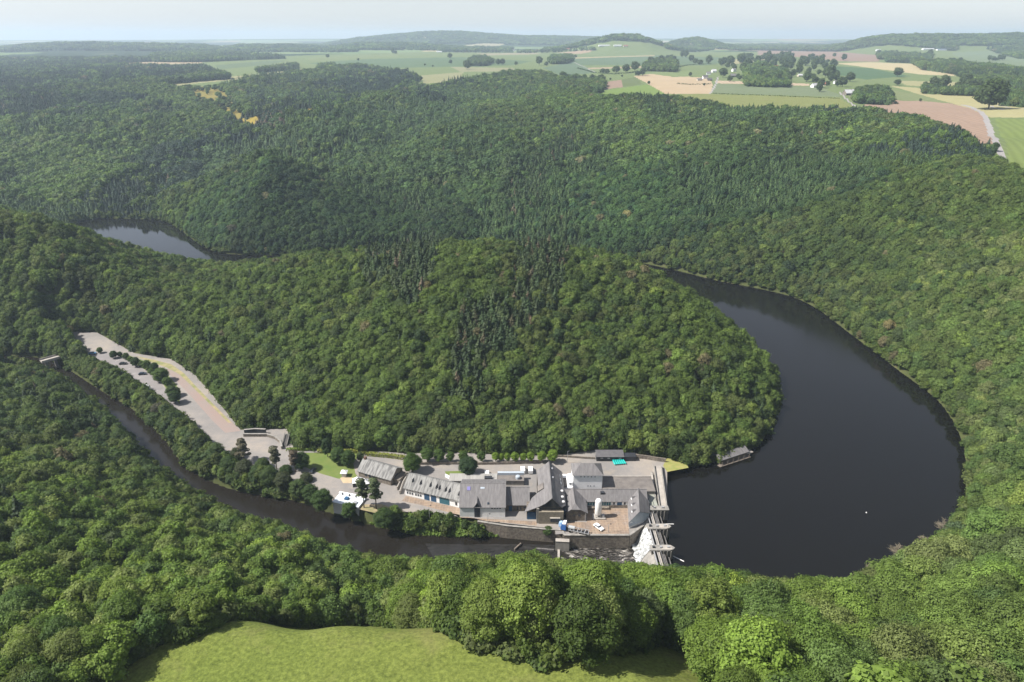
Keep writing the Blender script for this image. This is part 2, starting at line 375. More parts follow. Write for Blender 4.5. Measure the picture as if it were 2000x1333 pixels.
# ------------------------------------------------------------ ground cover polygons (photo pixels)
FIELDS = [  # name, label-free structure; colour pair, stretch
 ('pasture', (.135,.19,.070),(.17,.21,.085), [(185,131),(400,121),(560,109),(900,100),(1100,99),(1290,93),(1400,100),(1700,96),(2150,90),(2150,190),(2150,338),(2010,345),(1975,335),(1935,300),(1880,268),(1790,236),(1700,222),(1600,216),(1400,214),(1110,192),(1180,178),(1160,160),(1000,156),(905,160),(820,178),(780,150),(700,143),(640,142),(520,152),(440,171),(340,180),(320,170),(400,148),(380,135)]),
 ('hay_field', (.36,.29,.17),(.42,.35,.22), [(183,127),(300,121),(392,119),(396,124),(290,128),(195,132)]),
 ('barley_field', (.27,.27,.13),(.32,.31,.16), [(330,163),(420,152),(500,146),(600,134),(600,139),(500,152),(420,160),(345,168)]),
 ('grain_field', (.23,.24,.12),(.27,.27,.14), [(822,148),(905,141),(900,152),(880,160),(828,164)]),
 ('crop_field', (.095,.15,.07),(.11,.165,.08), [(600,124),(720,116),(900,112),(1040,120),(1000,128),(700,134)]),
 ('crop_field', (.10,.155,.085),(.12,.17,.09), [(1100,118),(1125,113),(1280,108),(1470,115),(1380,128),(1130,128)]),
 ('grass_field', (.155,.20,.075),(.18,.215,.09), [(600,113),(780,106),(775,112),(605,120)]),
 ('barley_field', (.24,.245,.13),(.26,.26,.15), [(880,131),(1000,133),(1010,139),(900,141)]),
 ('crop_field', (.11,.155,.075),(.125,.17,.085), [(420,128),(520,119),(560,119),(530,126),(430,136)]),
 ('hay_field', (.28,.26,.16),(.30,.28,.18), [(930,105),(1040,103),(1060,106),(950,109)]),
 ('stubble_field', (.33,.24,.16),(.36,.28,.19), [(1088,103),(1160,97),(1150,103),(1128,106)]),
 ('track_verge', (.36,.31,.18),(.32,.29,.16), [(1125,112.5),(1280,108),(1280,110),(1125,115)]),
 ('crop_field', (.105,.16,.09),(.12,.17,.10), [(1060,133),(1120,121),(1165,142),(1100,150)]),
 ('hay_field', (.34,.27,.17),(.36,.3,.2), [(1150,133),(1260,130),(1260,133),(1150,135.5)]),
 ('grass_field', (.15,.225,.055),(.17,.24,.065), [(1105,191),(1180,178),(1265,165),(1302,184),(1292,197),(1190,199)]),
 ('ploughed_field', (.27,.19,.14),(.30,.22,.16), [(1175,176),(1186,160),(1214,156),(1216,171)]),
 ('crop_field', (.115,.15,.06),(.13,.165,.07), [(1214,156),(1245,150),(1252,165),(1216,171)]),
 ('hay_field', (.40,.31,.19),(.46,.37,.24), [(1237,149),(1290,143),(1312,151),(1340,150),(1384,153),(1392,166),(1388,184),(1300,184),(1268,166)]),
 ('grass_field', (.16,.215,.08),(.18,.23,.09), [(1262,143),(1300,140),(1350,138),(1345,148),(1310,150)]),
 ('stubble_field', (.42,.33,.22),(.46,.37,.26), [(1398,158),(1500,162),(1582,164),(1580,168),(1500,166),(1396,163)]),
 ('crop_field', (.15,.19,.10),(.17,.21,.115), [(1394,164),(1500,167),(1600,171),(1642,186),(1640,190),(1388,182)]),
 ('meadow_field', (.19,.22,.075),(.215,.235,.09), [(1300,186),(1386,184),(1640,191),(1668,210),(1690,224),(1400,216)]),
 ('pale_field', (.23,.25,.13),(.25,.27,.15), [(1380,208),(1600,211),(1680,214),(1650,224),(1400,217)]),
 ('ploughed_field', (.345,.25,.18),(.30,.22,.16), [(1688,199),(1740,196),(1800,197),(1860,203),(1905,212),(1925,235),(1944,294),(1918,298),(1880,268),(1760,236),(1690,222)]),
 ('hay_field', (.36,.30,.16),(.39,.33,.19), [(1918,309),(1950,311),(1962,335),(1945,330)]),
 ('grain_field', (.34,.32,.15),(.37,.345,.18), [(1738,168),(1850,176),(1990,186),(2150,200),(2150,240),(2000,230),(1925,229),(1900,214),(1850,200)]),
 ('crop_field', (.17,.21,.09),(.19,.22,.10), [(1725,175),(1790,184),(1860,202),(1800,196),(1740,195)]),
 ('wheat_field', (.42,.36,.20),(.46,.40,.24), [(1628,124),(1700,122),(1800,126),(1892,142),(1884,150),(1800,146),(1720,136)]),
 ('potato_field', (.07,.13,.06),(.085,.145,.065), [(1622,129),(1700,134),(1778,149),(1690,156),(1640,148)]),
 ('ploughed_field', (.26,.185,.14),(.28,.2,.15), [(1480,99),(1600,101),(1715,108),(1718,121),(1640,120),(1560,112),(1480,108)]),
 ('barley_field', (.30,.29,.15),(.33,.31,.17), [(1400,118),(1490,113),(1500,117),(1430,127)]),
 ('grain_field', (.30,.295,.14),(.32,.31,.16), [(1750,158),(1890,161),(2000,165),(2000,177),(1900,175),(1770,167)]),
 ('grass_field', (.16,.215,.06),(.18,.23,.075), [(1942,232),(2150,240),(2150,340),(2005,345),(1976,330)]),
 ('crop_field', (.15,.20,.11),(.17,.22,.12), [(1860,103),(1930,99),(2150,104),(2150,132),(1990,140),(1900,122)]),
 ('hay_field', (.33,.31,.19),(.36,.33,.2), [(890,90),(940,85),(990,86),(960,92)]),
 ('hay_field', (.33,.29,.2),(.36,.31,.21), [(1316,81),(1345,82),(1378,92),(1320,92)]),
 ('barley_field', (.28,.27,.16),(.30,.28,.17), [(1420,85),(1480,84),(1484,90),(1425,92)]),
 ('broom_heath', (.36,.27,.06),(.15,.16,.05), [(366,176),(400,168),(432,173),(446,190),(470,204),(486,222),(482,242),(460,238),(440,226),(412,216),(384,198)]),
 ('broom_heath', (.40,.29,.05),(.16,.17,.05), [(472,248),(478,236),(505,224),(516,234),(505,250)]),
 ('broom_heath', (.48,.31,.03),(.18,.17,.05), [(556,216),(612,211),(620,224),(570,230)]),
 ('clearing', (.07,.095,.04),(.10,.12,.05), [(262,196),(310,192),(350,222),(345,240),(315,246),(280,215)]),
 ('clearing', (.26,.20,.12),(.2,.18,.1), [(334,236),(388,240),(384,252),(340,250)]),
 ('meadow', (.100,.140,.028),(.145,.165,.042), [(-50,2000),(60,1500),(150,1400),(232,1318),(300,1262),(420,1232),(560,1220),(700,1218),(800,1225),(880,1248),(940,1262),(1050,1290),(1130,1296),(1250,1262),(1330,1262),(1370,1290),(1392,1400),(1420,1600),(1450,2000)]),
]
ROADS = [  # centre line px, width m
 ('country_road', 6.5, [(1880,205),(1908,214),(1925,228),(1934,250),(1943,275),(1955,300),(1968,325),(1985,350)]),
 ('farm_track', 3.6, [(1403,150),(1397,168),(1387,184)]),
 ('farm_track', 3.5, [(1640,180),(1652,193),(1670,208)]),
 ('farm_track', 3.5, [(1121,122),(1140,131),(1163,142)]),
 ('farm_track', 4.0, [(1960,215),(1925,205),(1990,212),(2060,222)]),
]
# ------------------------------------------------------------ one ground sheet, split by what covers it
def warpY():
    ys = [-160.]
    while ys[-1] < 22000:
        y = ys[-1]
        ys.append(y + (9 if y < 50 else .8 if y < 215 else 2.0 if y < 420 else max(2.0, (y - 420) * .0062 + 2.0)))
    return np.array(ys)
YS = warpY()
us = np.concatenate([np.linspace(-1.45, -.87, 70)[:-1], np.linspace(-.87, .87, 860), np.linspace(.87, 1.45, 70)[1:]])
UU, VV = np.meshgrid(us, YS)
GX = UU * (VV + 230); GY = VV
GZ = height(GX.ravel(), GY.ravel()).reshape(GX.shape)
GZ = np.where(GY > 13000, GZ, GZ)
nr, nc = GX.shape
idx = np.arange(nr * nc).reshape(nr, nc)
QF = np.stack([idx[:-1, :-1], idx[:-1, 1:], idx[1:, 1:], idx[1:, :-1]], -1).reshape(-1, 4)
GV = np.stack([GX, GY, GZ], -1).reshape(-1, 3)
QC = GV[QF].mean(1)
cls = np.zeros(len(QF), int)

FW = []      # field outlines in the world
allp = G([p for f in FIELDS for p in f[3]])
k = 0
for f in FIELDS:
    FW.append(allp[k:k + len(f[3]), :2]); k += len(f[3])
FW = [chaikin(P, 1) if FIELDS[i][0] in ('meadow', 'broom_heath', 'clearing', 'pasture') else P for i, P in enumerate(FW)]
for i, P in enumerate(FW): cls[inpoly(QC[:, 0], QC[:, 1], P)] = i + 1
RW = []
for j, (nm, w, P) in enumerate(ROADS):
    L = G(P)[:, :2]
    Lf = [L[0]]
    for a, b, c in zip(L[:-2], L[1:-1], L[2:]):
        Lf += [(a + b) / 2 * .5 + b * .5, b * .5 + (b + c) / 2 * .5]
    L = np.array(Lf + [L[-1]])
    T = np.gradient(L, axis=0); T /= np.linalg.norm(T, axis=1)[:, None] + 1e-9
    Nn = np.stack([-T[:, 1], T[:, 0]], 1) * w / 2
    P2 = np.concatenate([L + Nn, (L - Nn)[::-1]])
    RW.append(P2); cls[inpoly(QC[:, 0], QC[:, 1], P2)] = len(FIELDS) + 1 + j

def field_mat(name, c1, c2, far):
    m, nt, b = newmat(name)
    n1 = noise(nt, .011, 5, .6); n2 = noise(nt, .16, 5, .7); 
    w = N(nt, 'ShaderNodeTexWave'); w.inputs['Scale'].default_value = .035; w.inputs['Distortion'].default_value = 1.2
    w.inputs['Detail'].default_value = 2
    tc = N(nt, 'ShaderNodeTexCoord'); mp = N(nt, 'ShaderNodeMapping'); mp.inputs['Rotation'].default_value = (0, 0, random.uniform(-.5, 1.2))
    nt.links.new(tc.outputs['Object'], mp.inputs[0]); nt.links.new(mp.outputs[0], w.inputs['Vector'])
    a = ramp(nt, n1, [(.32, c1), (.68, c2)])
    bmix = mixc(nt, n2, tuple(x * .82 for x in c1), tuple(x * 1.16 for x in c2))
    c = mixc(nt, .45, a, bmix)
    if name.startswith('meadow'):
        g1 = noise(nt, 1.1, 6, .75); g2 = noise(nt, .09, 5, .6)
        c = mixc(nt, .75, c, ramp(nt, g1, [(.34, (.18,.20,.16)), (.66, (.78,.77,.72))]), 'OVERLAY')
        c = mixc(nt, ramp(nt, g2, [(.52, (0,0,0)), (.8, (.45,.45,.45))]), c, (.20,.17,.08)); bump(nt, b, g1, .6, .25)
    else: c = mixc(nt, .09, c, w.outputs['Color'], 'OVERLAY')
    c = mixc(nt, 1, c, (.80,.78,.80), 'MULTIPLY') if not name.startswith('meadow_c') else c
    nt.links.new(c, b.inputs['Base Color']); b.inputs['Roughness'].default_value = .95; b.inputs['Specular IOR Level'].default_value = .1
    return m
def part_mesh(name, sel, m, kind='structure'):
    F = QF[sel]
    if not len(F): return None
    u, inv = np.unique(F.ravel(), return_inverse=True)
    me = npmesh(name, GV[u], inv.reshape(-1, 4), [m], smooth=True)
    o = bpy.data.objects.new(name, me); link(o); o['kind'] = kind
    return o

# forest floor / far country
def terrain_mat():
    m, nt, b = newmat('forest_floor_soil')
    n = noise(nt, .07, 6, .65)
    near = ramp(nt, n, [(.3, (.045, .052, .022)), (.55, (.065, .075, .028)), (.75, (.105, .088, .050))])
    # distant patchwork of woods and fields, by place
    tc = N(nt, 'ShaderNodeTexCoord'); mp = N(nt, 'ShaderNodeMapping')
    mp.inputs['Scale'].default_value = (1 / 520, 1 / 900, 0)
    nt.links.new(tc.outputs['Object'], mp.inputs[0])
    vo = N(nt, 'ShaderNodeTexVoronoi'); vo.inputs['Scale'].default_value = 1; nt.links.new(mp.outputs[0], vo.inputs['Vector'])
    sep = N(nt, 'ShaderNodeSeparateColor'); nt.links.new(vo.outputs['Color'], sep.inputs[0])
    pc = ramp(nt, sep.outputs[0], [(0, (.12, .17, .07)), (.25, (.32, .28, .16)), (.4, (.15, .2, .09)), (.6, (.26, .22, .14)), (.7, (.13, .18, .08)), (.9, (.19, .22, .1))])
    pc.node.color_ramp.interpolation = 'CONSTANT'
    mp2 = N(nt, 'ShaderNodeMapping'); mp2.inputs['Scale'].default_value = (1 / 1500, 1 / 1400, 0); nt.links.new(tc.outputs['Object'], mp2.inputs[0])
    wn = noise(nt, 1, 5, .55, vec=mp2.outputs[0])
    wf = ramp(nt, wn, [(.50, (0, 0, 0)), (.515, (1, 1, 1))])
    farc = mixc(nt, wf, pc, (.028, .045, .022))
    sx = N(nt, 'ShaderNodeSeparateXYZ'); nt.links.new(tc.outputs['Object'], sx.inputs[0])
    mr = N(nt, 'ShaderNodeMapRange'); mr.inputs[1].default_value = 3300; mr.inputs[2].default_value = 3320
    nt.links.new(sx.outputs['Y'], mr.inputs[0])
    c = mixc(nt, mr.outputs[0], near, farc)
    nt.links.new(c, b.inputs['Base Color']); b.inputs['Roughness'].default_value = 1; b.inputs['Specular IOR Level'].default_value = .05
    bump(nt, b, noise(nt, .5, 4), .4, .4)
    return m
terrain = part_mesh('terrain', cls == 0, terrain_mat())
for i, f in enumerate(FIELDS):
    part_mesh(f[0], cls == i + 1, field_mat(f[0] + '_cover', f[1], f[2], False))
M_TRACK = mat('country_road_tar', (.30, .28, .27), (.24, .225, .22), .4)
for j, (nm, w, P) in enumerate(ROADS): part_mesh(nm, cls == len(FIELDS) + 1 + j, M_TRACK)

# ------------------------------------------------------------ water
def water_mat(name, col, wscale, strength, rough=.06):
    m, nt, b = newmat(name)
    b.inputs['Roughness'].default_value = rough; b.inputs['IOR'].default_value = 1.33; b.inputs['Specular IOR Level'].default_value = .5
    n = noise(nt, .012, 3, .5)
    nt.links.new(ramp(nt, n, [(.35, col), (.7, tuple(x * 1.25 for x in col))]), b.inputs['Base Color'])
    h = noise(nt, wscale, 5, .6)
    wp_ = ramp(nt, noise(nt, .018, 4, .6, mapping=(1, .45, 1)), [(.40, (rough * .5,) * 3), (.62, (rough * 2.4,) * 3)]); nt.links.new(wp_, b.inputs['Roughness'])
    bump(nt, b, h, strength, .12)
    return m
def water(name, P, z, m):
    bm = bmesh.new()
    vs = [bm.verts.new((p[0], p[1], z)) for p in P]
    f = bm.faces.new(vs); bmesh.ops.triangulate(bm, faces=[f]); bmesh.ops.recalc_face_normals(bm, faces=bm.faces)
    if sum(q.normal.z for q in bm.faces) < 0: bmesh.ops.reverse_faces(bm, faces=bm.faces)
    me = bpy.data.meshes.new(name); bm.to_mesh(me); bm.free(); me.materials.append(m)
    o = bpy.data.objects.new(name, me); link(o); o['kind'] = 'structure'; return o
def grow(P, d):
    P = np.array(P); a = .5 * np.sum(P[:, 0] * np.roll(P[:, 1], -1) - np.roll(P[:, 0], -1) * P[:, 1])
    T = np.roll(P, -1, 0) - np.roll(P, 1, 0); T /= np.linalg.norm(T, axis=1)[:, None] + 1e-9
    n = np.stack([T[:, 1], -T[:, 0]], 1) * (1 if a > 0 else -1)
    return P + n * d
M_LAKE = water_mat('dark_lake_water', (.0050, .0046, .0042), .8, .10, .06)
M_RIV = water_mat('dark_river_water', (.012, .010, .008), 1.1, .35, .10)
water('lake', grow(LAKE, .4), Z_LAKE, M_LAKE)
water('river', grow(RIVER, .4), Z_RIV, M_RIV)

# ------------------------------------------------------------ foliage materials (tint comes from each tree)
def leaf_mat(name, var=.35, trans=.30, default=(.05, .08, .02)):
    m, nt, b = newmat(name)
    at = N(nt, 'ShaderNodeAttribute', attribute_type='INSTANCER', attribute_name='tcol')
    g = N(nt, 'ShaderNodeNewGeometry')
    v = N(nt, 'ShaderNodeMapRange'); v.inputs[3].default_value = 1 - var; v.inputs[4].default_value = 1 + var
    nt.links.new(g.outputs['Random Per Island'], v.inputs[0])
    c = mixc(nt, 1.0, at.outputs['Color'], v.outputs[0], 'MULTIPLY')
    nt.links.new(c, b.inputs['Base Color']); b.inputs['Roughness'].default_value = .62; b.inputs['Specular IOR Level'].default_value = .22
    tr = N(nt, 'ShaderNodeBsdfTranslucent')
    c2 = mixc(nt, 1.0, c, (1.25, 1.35, .55), 'MULTIPLY'); nt.links.new(c2, tr.inputs['Color'])
    mx = N(nt, 'ShaderNodeMixShader'); mx.inputs[0].default_value = trans
    nt.links.new(b.outputs[0], mx.inputs[1]); nt.links.new(tr.outputs[0], mx.inputs[2])
    nt.links.new(mx.outputs[0], nt.nodes['Material Output'].inputs['Surface'])
    return m
M_LEAF = leaf_mat('leaf_green', .35, .38); M_NEEDLE = leaf_mat('needle_green', .3, .12)
M_BARK = mat('tree_bark', (.13, .105, .08), (.07, .055, .04), 2.5, mapping=(1, 1, .3))
M_DEADWOOD = mat('bleached_deadwood', (.25, .215, .16), (.18, .155, .11), 1.5)

def unit(n, rs):
    v = rs.normal(size=(n, 3)); return v / np.linalg.norm(v, axis=1)[:, None]
def quads(P, Nrm, S, rs, bend=.25):
    """leaf sprays: each a bent 4-corner patch centred at P facing Nrm with size S"""
    n = len(P)
    r = unit(n, rs); T = np.cross(Nrm, r); T /= np.linalg.norm(T, axis=1)[:, None] + 1e-9
    B = np.cross(Nrm, T)
    S = S[:, None]; a = 1 + .5 * (rs.rand(n, 1) - .5)
    V = np.stack([P - T * S * a, P - B * S * .8 + Nrm * S * bend * (rs.rand(n, 1) - .3), P + T * S * a * .9, P + B * S * .9 - Nrm * S * bend * rs.rand(n, 1)], 1).reshape(-1, 3)
    F = np.arange(4 * n).reshape(n, 4)
    return V, F
_ico = None
def ico(sub=1):
    bm = bmesh.new(); bmesh.ops.create_icosphere(bm, subdivisions=sub, radius=1)
    V = np.array([v.co[:] for v in bm.verts]); F = np.array([[v.index for v in f.verts] for f in bm.faces]); bm.free()
    return V, F
ICO1, ICO2 = ico(1), ico(2)

def crown_mesh(name, seed, R0, H, base, lobes, per, leaf, up=.35, shape=1.0, core=True, gap=.0, mats=None):
    """foliage: lobes set through an egg-shaped volume, each lobe a shell of leaf sprays over a rough solid core"""
    rs = np.random.RandomState(seed)
    cz = (H + base) / 2; hz = (H - base) / 2
    C_ = []
    for i in range(lobes):
        t = (i + .5) / lobes; ph = i * 2.39996 + rs.rand() * .8
        zz = 1 - 1.75 * t; rr = math.sqrt(max(0, 1 - zz * zz))
        k = .62 + .25 * rs.rand()
        w = 1.0 if zz > -.2 else .92
        C_.append((rr * k * R0 * math.cos(ph) * w, rr * k * R0 * math.sin(ph) * w, cz + zz * hz * (.70 + .18 * rs.rand()) * shape))
    for i in range(max(2, lobes // 7)):
        C_.append((rs.normal() * R0 * .25, rs.normal() * R0 * .25, cz + rs.normal() * hz * .25))
    C_ = np.array(C_); n = len(C_)
    rl = R0 * (2.15 / math.sqrt(lobes)) * (.75 + .55 * rs.rand(n))
    Vs = []; Fs = []; o = 0
    for c, r in zip(C_, rl):
        m = int(per * (r / rl.mean()) ** 2)
        d = unit(m, rs); d[:, 2] = np.where(d[:, 2] < -.25, -d[:, 2], d[:, 2])
        q = r * (.80 + .38 * rs.rand(m) ** 1.3) * (1 + .22 * np.sin(d[:, 0] * 5 + c[0] * 3) * np.cos(d[:, 1] * 6 + c[1]))
        P = c + d * q[:, None] * np.array([1, 1, .82])
        nn = d + unit(m, rs) * .55 + np.array([0, 0, up]); nn /= np.linalg.norm(nn, axis=1)[:, None]
        V, F = quads(P, nn, leaf * (.65 + .7 * rs.rand(m)), rs)
        Vs.append(V); Fs.append(F + o); o += len(V)
    V = np.concatenate(Vs); F = np.concatenate(Fs)
    if core:
        iv, if_ = ICO1
        cv = []; cf = []
        for c, r in zip(C_, rl):
            k = r * .80 * (1 + .16 * rs.normal(size=len(iv)))
            cv.append(c + iv * k[:, None] * np.array([1, 1, .8])); cf.append(np.concatenate([if_, if_[:, 2:3]], 1) + o); o += len(iv)
        # triangles stored as their own faces: build through a mixed list
        me = bpy.data.meshes.new(name)
        tri = np.concatenate(cf)[:, :3]; AV = np.concatenate([V] + cv)
        me.vertices.add(len(AV)); me.vertices.foreach_set('co', AV.astype(np.float32).ravel())
        loops = np.concatenate([F.ravel(), tri.ravel()]).astype(np.int32)
        me.loops.add(len(loops)); me.loops.foreach_set('vertex_index', loops)
        st = np.concatenate([np.arange(len(F)) * 4, len(F) * 4 + np.arange(len(tri)) * 3]).astype(np.int32)
        me.polygons.add(len(st)); me.polygons.foreach_set('loop_start', st)
        me.polygons.foreach_set('loop_total', np.concatenate([np.full(len(F), 4), np.full(len(tri), 3)]).astype(np.int32))
        me.materials.append(mats or M_LEAF); me.update(calc_edges=True)
        return me
    return npmesh(name, V, F, [mats or M_LEAF])

def trunk_mb(mb, seed, H, base, R0, r=.28, mi=0, limbs=6):
    rs = np.random.RandomState(seed)
    top = base + (H - base) * .62
    mb.tube((0, 0, -.8), (0, 0, base * .6), r * 1.25, r, 8, mi)
    mb.tube((0, 0, base * .6), (rs.normal() * .2, rs.normal() * .2, top), r, r * .4, 8, mi)
    for i in range(limbs):
        ph = i * 2.4 + rs.rand(); z0 = base * .8 + (top - base) * rs.rand() * .7
        L = R0 * (.5 + .25 * rs.rand())
        mb.tube((0, 0, z0), (math.cos(ph) * L, math.sin(ph) * L, z0 + L * .8), r * .4, r * .12, 6, mi)
    return mb

def spruce_mesh(name, seed, R0, H, tiers, per, leaf, base=1.2, droop=.35, mats=None, thin=0):
    rs = np.random.RandomState(seed)
    P = []; Nn = []; S = []
    for k in range(tiers):
        t = k / (tiers - 1.)
        z = base + (H - base) * t
        rr = R0 * (1 - t) ** .85 * (.85 + .3 * rs.rand()) + .12
        nb = max(4, int(per * (1 - t * .75)))
        ph = rs.rand(nb) * 6.283
        for f in (1.0, .62, .3):
            m = nb if f > .5 else max(3, nb // 2)
            a = ph[:m] + rs.normal(size=m) * .12
            q = rr * f * (.85 + .3 * rs.rand(m))
            P.append(np.stack([np.cos(a) * q, np.sin(a) * q, z - q * droop + rs.normal(size=m) * .15], 1))
            n_ = np.stack([np.cos(a) * .75, np.sin(a) * .75, np.ones(m) * .75], 1) + unit(m, rs) * .35
            Nn.append(n_ / np.linalg.norm(n_, axis=1)[:, None]); S.append(np.full(m, leaf * (1.15 - .65 * t)) * (.8 + .5 * rs.rand(m)))
    P = np.concatenate(P); Nn = np.concatenate(Nn); S = np.concatenate(S)
    if thin: k = rs.rand(len(P)) > thin; P, Nn, S = P[k], Nn[k], S[k]
    V, F = quads(P, Nn, S, rs, .4)
    # narrow inner cone keeps the middle of the crown dense
    n = 8; cv = []; rings = 7; cf = []
    if not thin:
        for j in range(rings):
            t = j / (rings - 1.); r = R0 * .5 * (1 - t) ** .9 + .03
            for i in range(n): cv.append((r * math.cos(i * 6.283 / n) * (.8 + .4 * rs.rand()), r * math.sin(i * 6.283 / n), base + (H - base) * t * .97))
        for j in range(rings - 1):
            for i in range(n): cf.append((j * n + i, j * n + (i + 1) % n, (j + 1) * n + (i + 1) % n, (j + 1) * n + i))
        F = np.concatenate([F, np.array(cf) + len(V)]); V = np.concatenate([V, np.array(cv)])
    return npmesh(name, V, F, [mats or M_NEEDLE])

def pine_mesh(name, seed, R0, H, base, pads, per, leaf):
    rs = np.random.RandomState(seed); P = []; Nn = []; S = []
    for k in range(pads):
        t = (k + .5) / pads; z = base + (H - base) * t; q = R0 * (.25 + .75 * rs.rand()) * (1 - .55 * t); ph = k * 2.4 + rs.rand()
        c = np.array([math.cos(ph) * q, math.sin(ph) * q, z]); r = R0 * (.34 + .2 * rs.rand())
        d = unit(per, rs); d[:, 2] = np.abs(d[:, 2]) * .8 - .1
        P.append(c + d * r * np.array([1, 1, .5])); n_ = d + np.array([0, 0, .5]) + unit(per, rs) * .6
        Nn.append(n_ / np.linalg.norm(n_, axis=1)[:, None]); S.append(leaf * (.7 + .6 * rs.rand(per)))
    V, F = quads(np.concatenate(P), np.concatenate(Nn), np.concatenate(S), rs, .3)
    return npmesh(name, V, F, [M_NEEDLE])

def twig_mesh(name, seed, R0, H, n=130, r=.10):
    """bare crown: branching limbs and twigs"""
    rs = np.random.RandomState(seed); mb = MB()
    mb.tube((0, 0, -.5), (0, 0, H * .35), r * 2, r * 1.5, 6)
    tips = []
    for i in range(11):
        ph = i * 2.4 + rs.rand(); L = R0 * (.45 + .35 * rs.rand()); z0 = H * (.2 + .15 * rs.rand())
        e = (math.cos(ph) * L, math.sin(ph) * L, z0 + H * (.25 + .3 * rs.rand())); mb.tube((0, 0, z0), e, r, r * .6, 5, cap=False); tips.append(((0, 0, z0), e))
    for i in range(n):
        a, b = tips[rs.randint(11)]; t = .4 + .6 * rs.rand()
        p = [a[k] + (b[k] - a[k]) * t for k in range(3)]
        d = unit(1, rs)[0]; d[2] = abs(d[2]) * .8 + .1; L = R0 * (.22 + .3 * rs.rand())
        mb.tube(p, (p[0] + d[0] * L, p[1] + d[1] * L, p[2] + d[2] * L), r * .5, r * .22, 4, cap=False)
    return mb

# prototypes kept out of the scene: only instanced by the woods
PROTO = bpy.data.collections.new('wood_prototypes')
def proto(me):
    o = bpy.data.objects.new(me.name, me); PROTO.objects.link(o); return o
def join_trunk(me, seed, H, base, R0, r=.25, limbs=3):
    """adds a trunk to a crown mesh in its own material slot"""
    mb = trunk_mb(MB(), seed, H, base, R0, r, 0, limbs)
    t = bpy.data.meshes.new('t'); t.from_pydata(mb.v, [], mb.f)
    bm = bmesh.new(); bm.from_mesh(me)
    for f in bm.faces: f.material_index = 0
    n = len(bm.faces); bm.from_mesh(t); bm.faces.ensure_lookup_table()
    for f in bm.faces[n:]: f.material_index = 1
    bm.to_mesh(me); bm.free(); me.materials.append(M_BARK); bpy.data.meshes.remove(t)
    return me
# 00-07 mid broadleaf, 08-12 spruce, 13 dead spruce, 14 pine, 15 shrub, 16-17 far broadleaf
for i, (R0, H, base, lobes) in enumerate([(4.6, 12.5, 1.2, 19), (4.2, 13.5, 1.5, 17), (5.2, 11.2, 1.0, 22), (3.5, 13.2, 1.2, 14), (4.4, 11.5, 1.0, 16), (4.9, 13, 1.4, 24), (3.2, 11, .9, 11), (5.8, 13.0, 1.4, 28)]):
    me = crown_mesh('wood_%02d' % i, 100 + i, R0, H, base, lobes, 100, .38)
    proto(join_trunk(me, i, H, base, R0))
for i, (R0, H) in enumerate([(4.1, 13.5), (3.7, 12.4), (4.4, 14.2), (3.4, 11.4), (3.9, 13.8)]):
    proto(join_trunk(spruce_mesh('wood_%02d' % (8 + i), 200 + i, R0, H, 17, 19, .72), i, H, 1.2, .3, .18, 0))
proto(join_trunk(spruce_mesh('wood_13', 300, 2.6, 13.5, 17, 12, .5, thin=.3), 1, 15, 1.2, .3, .2, 0))
proto(join_trunk(pine_mesh('wood_14', 310, 3.2, 15, 6.5, 13, 40, .5), 3, 15, 6.5, 2.4, .25, 3))
proto(crown_mesh('wood_15', 320, 1.8, 2.6, .1, 8, 40, .35))
for i in range(2): proto(crown_mesh('wood_%02d' % (16 + i), 330 + i, 5.2, 12, 2.0, 9, 24, 1.0))
for i, (R0, H) in enumerate([(2.8, 15), (2.4, 13.5)]): proto(spruce_mesh('wood_%02d' % (18 + i), 340 + i, R0, H, 9, 8, 1.15))

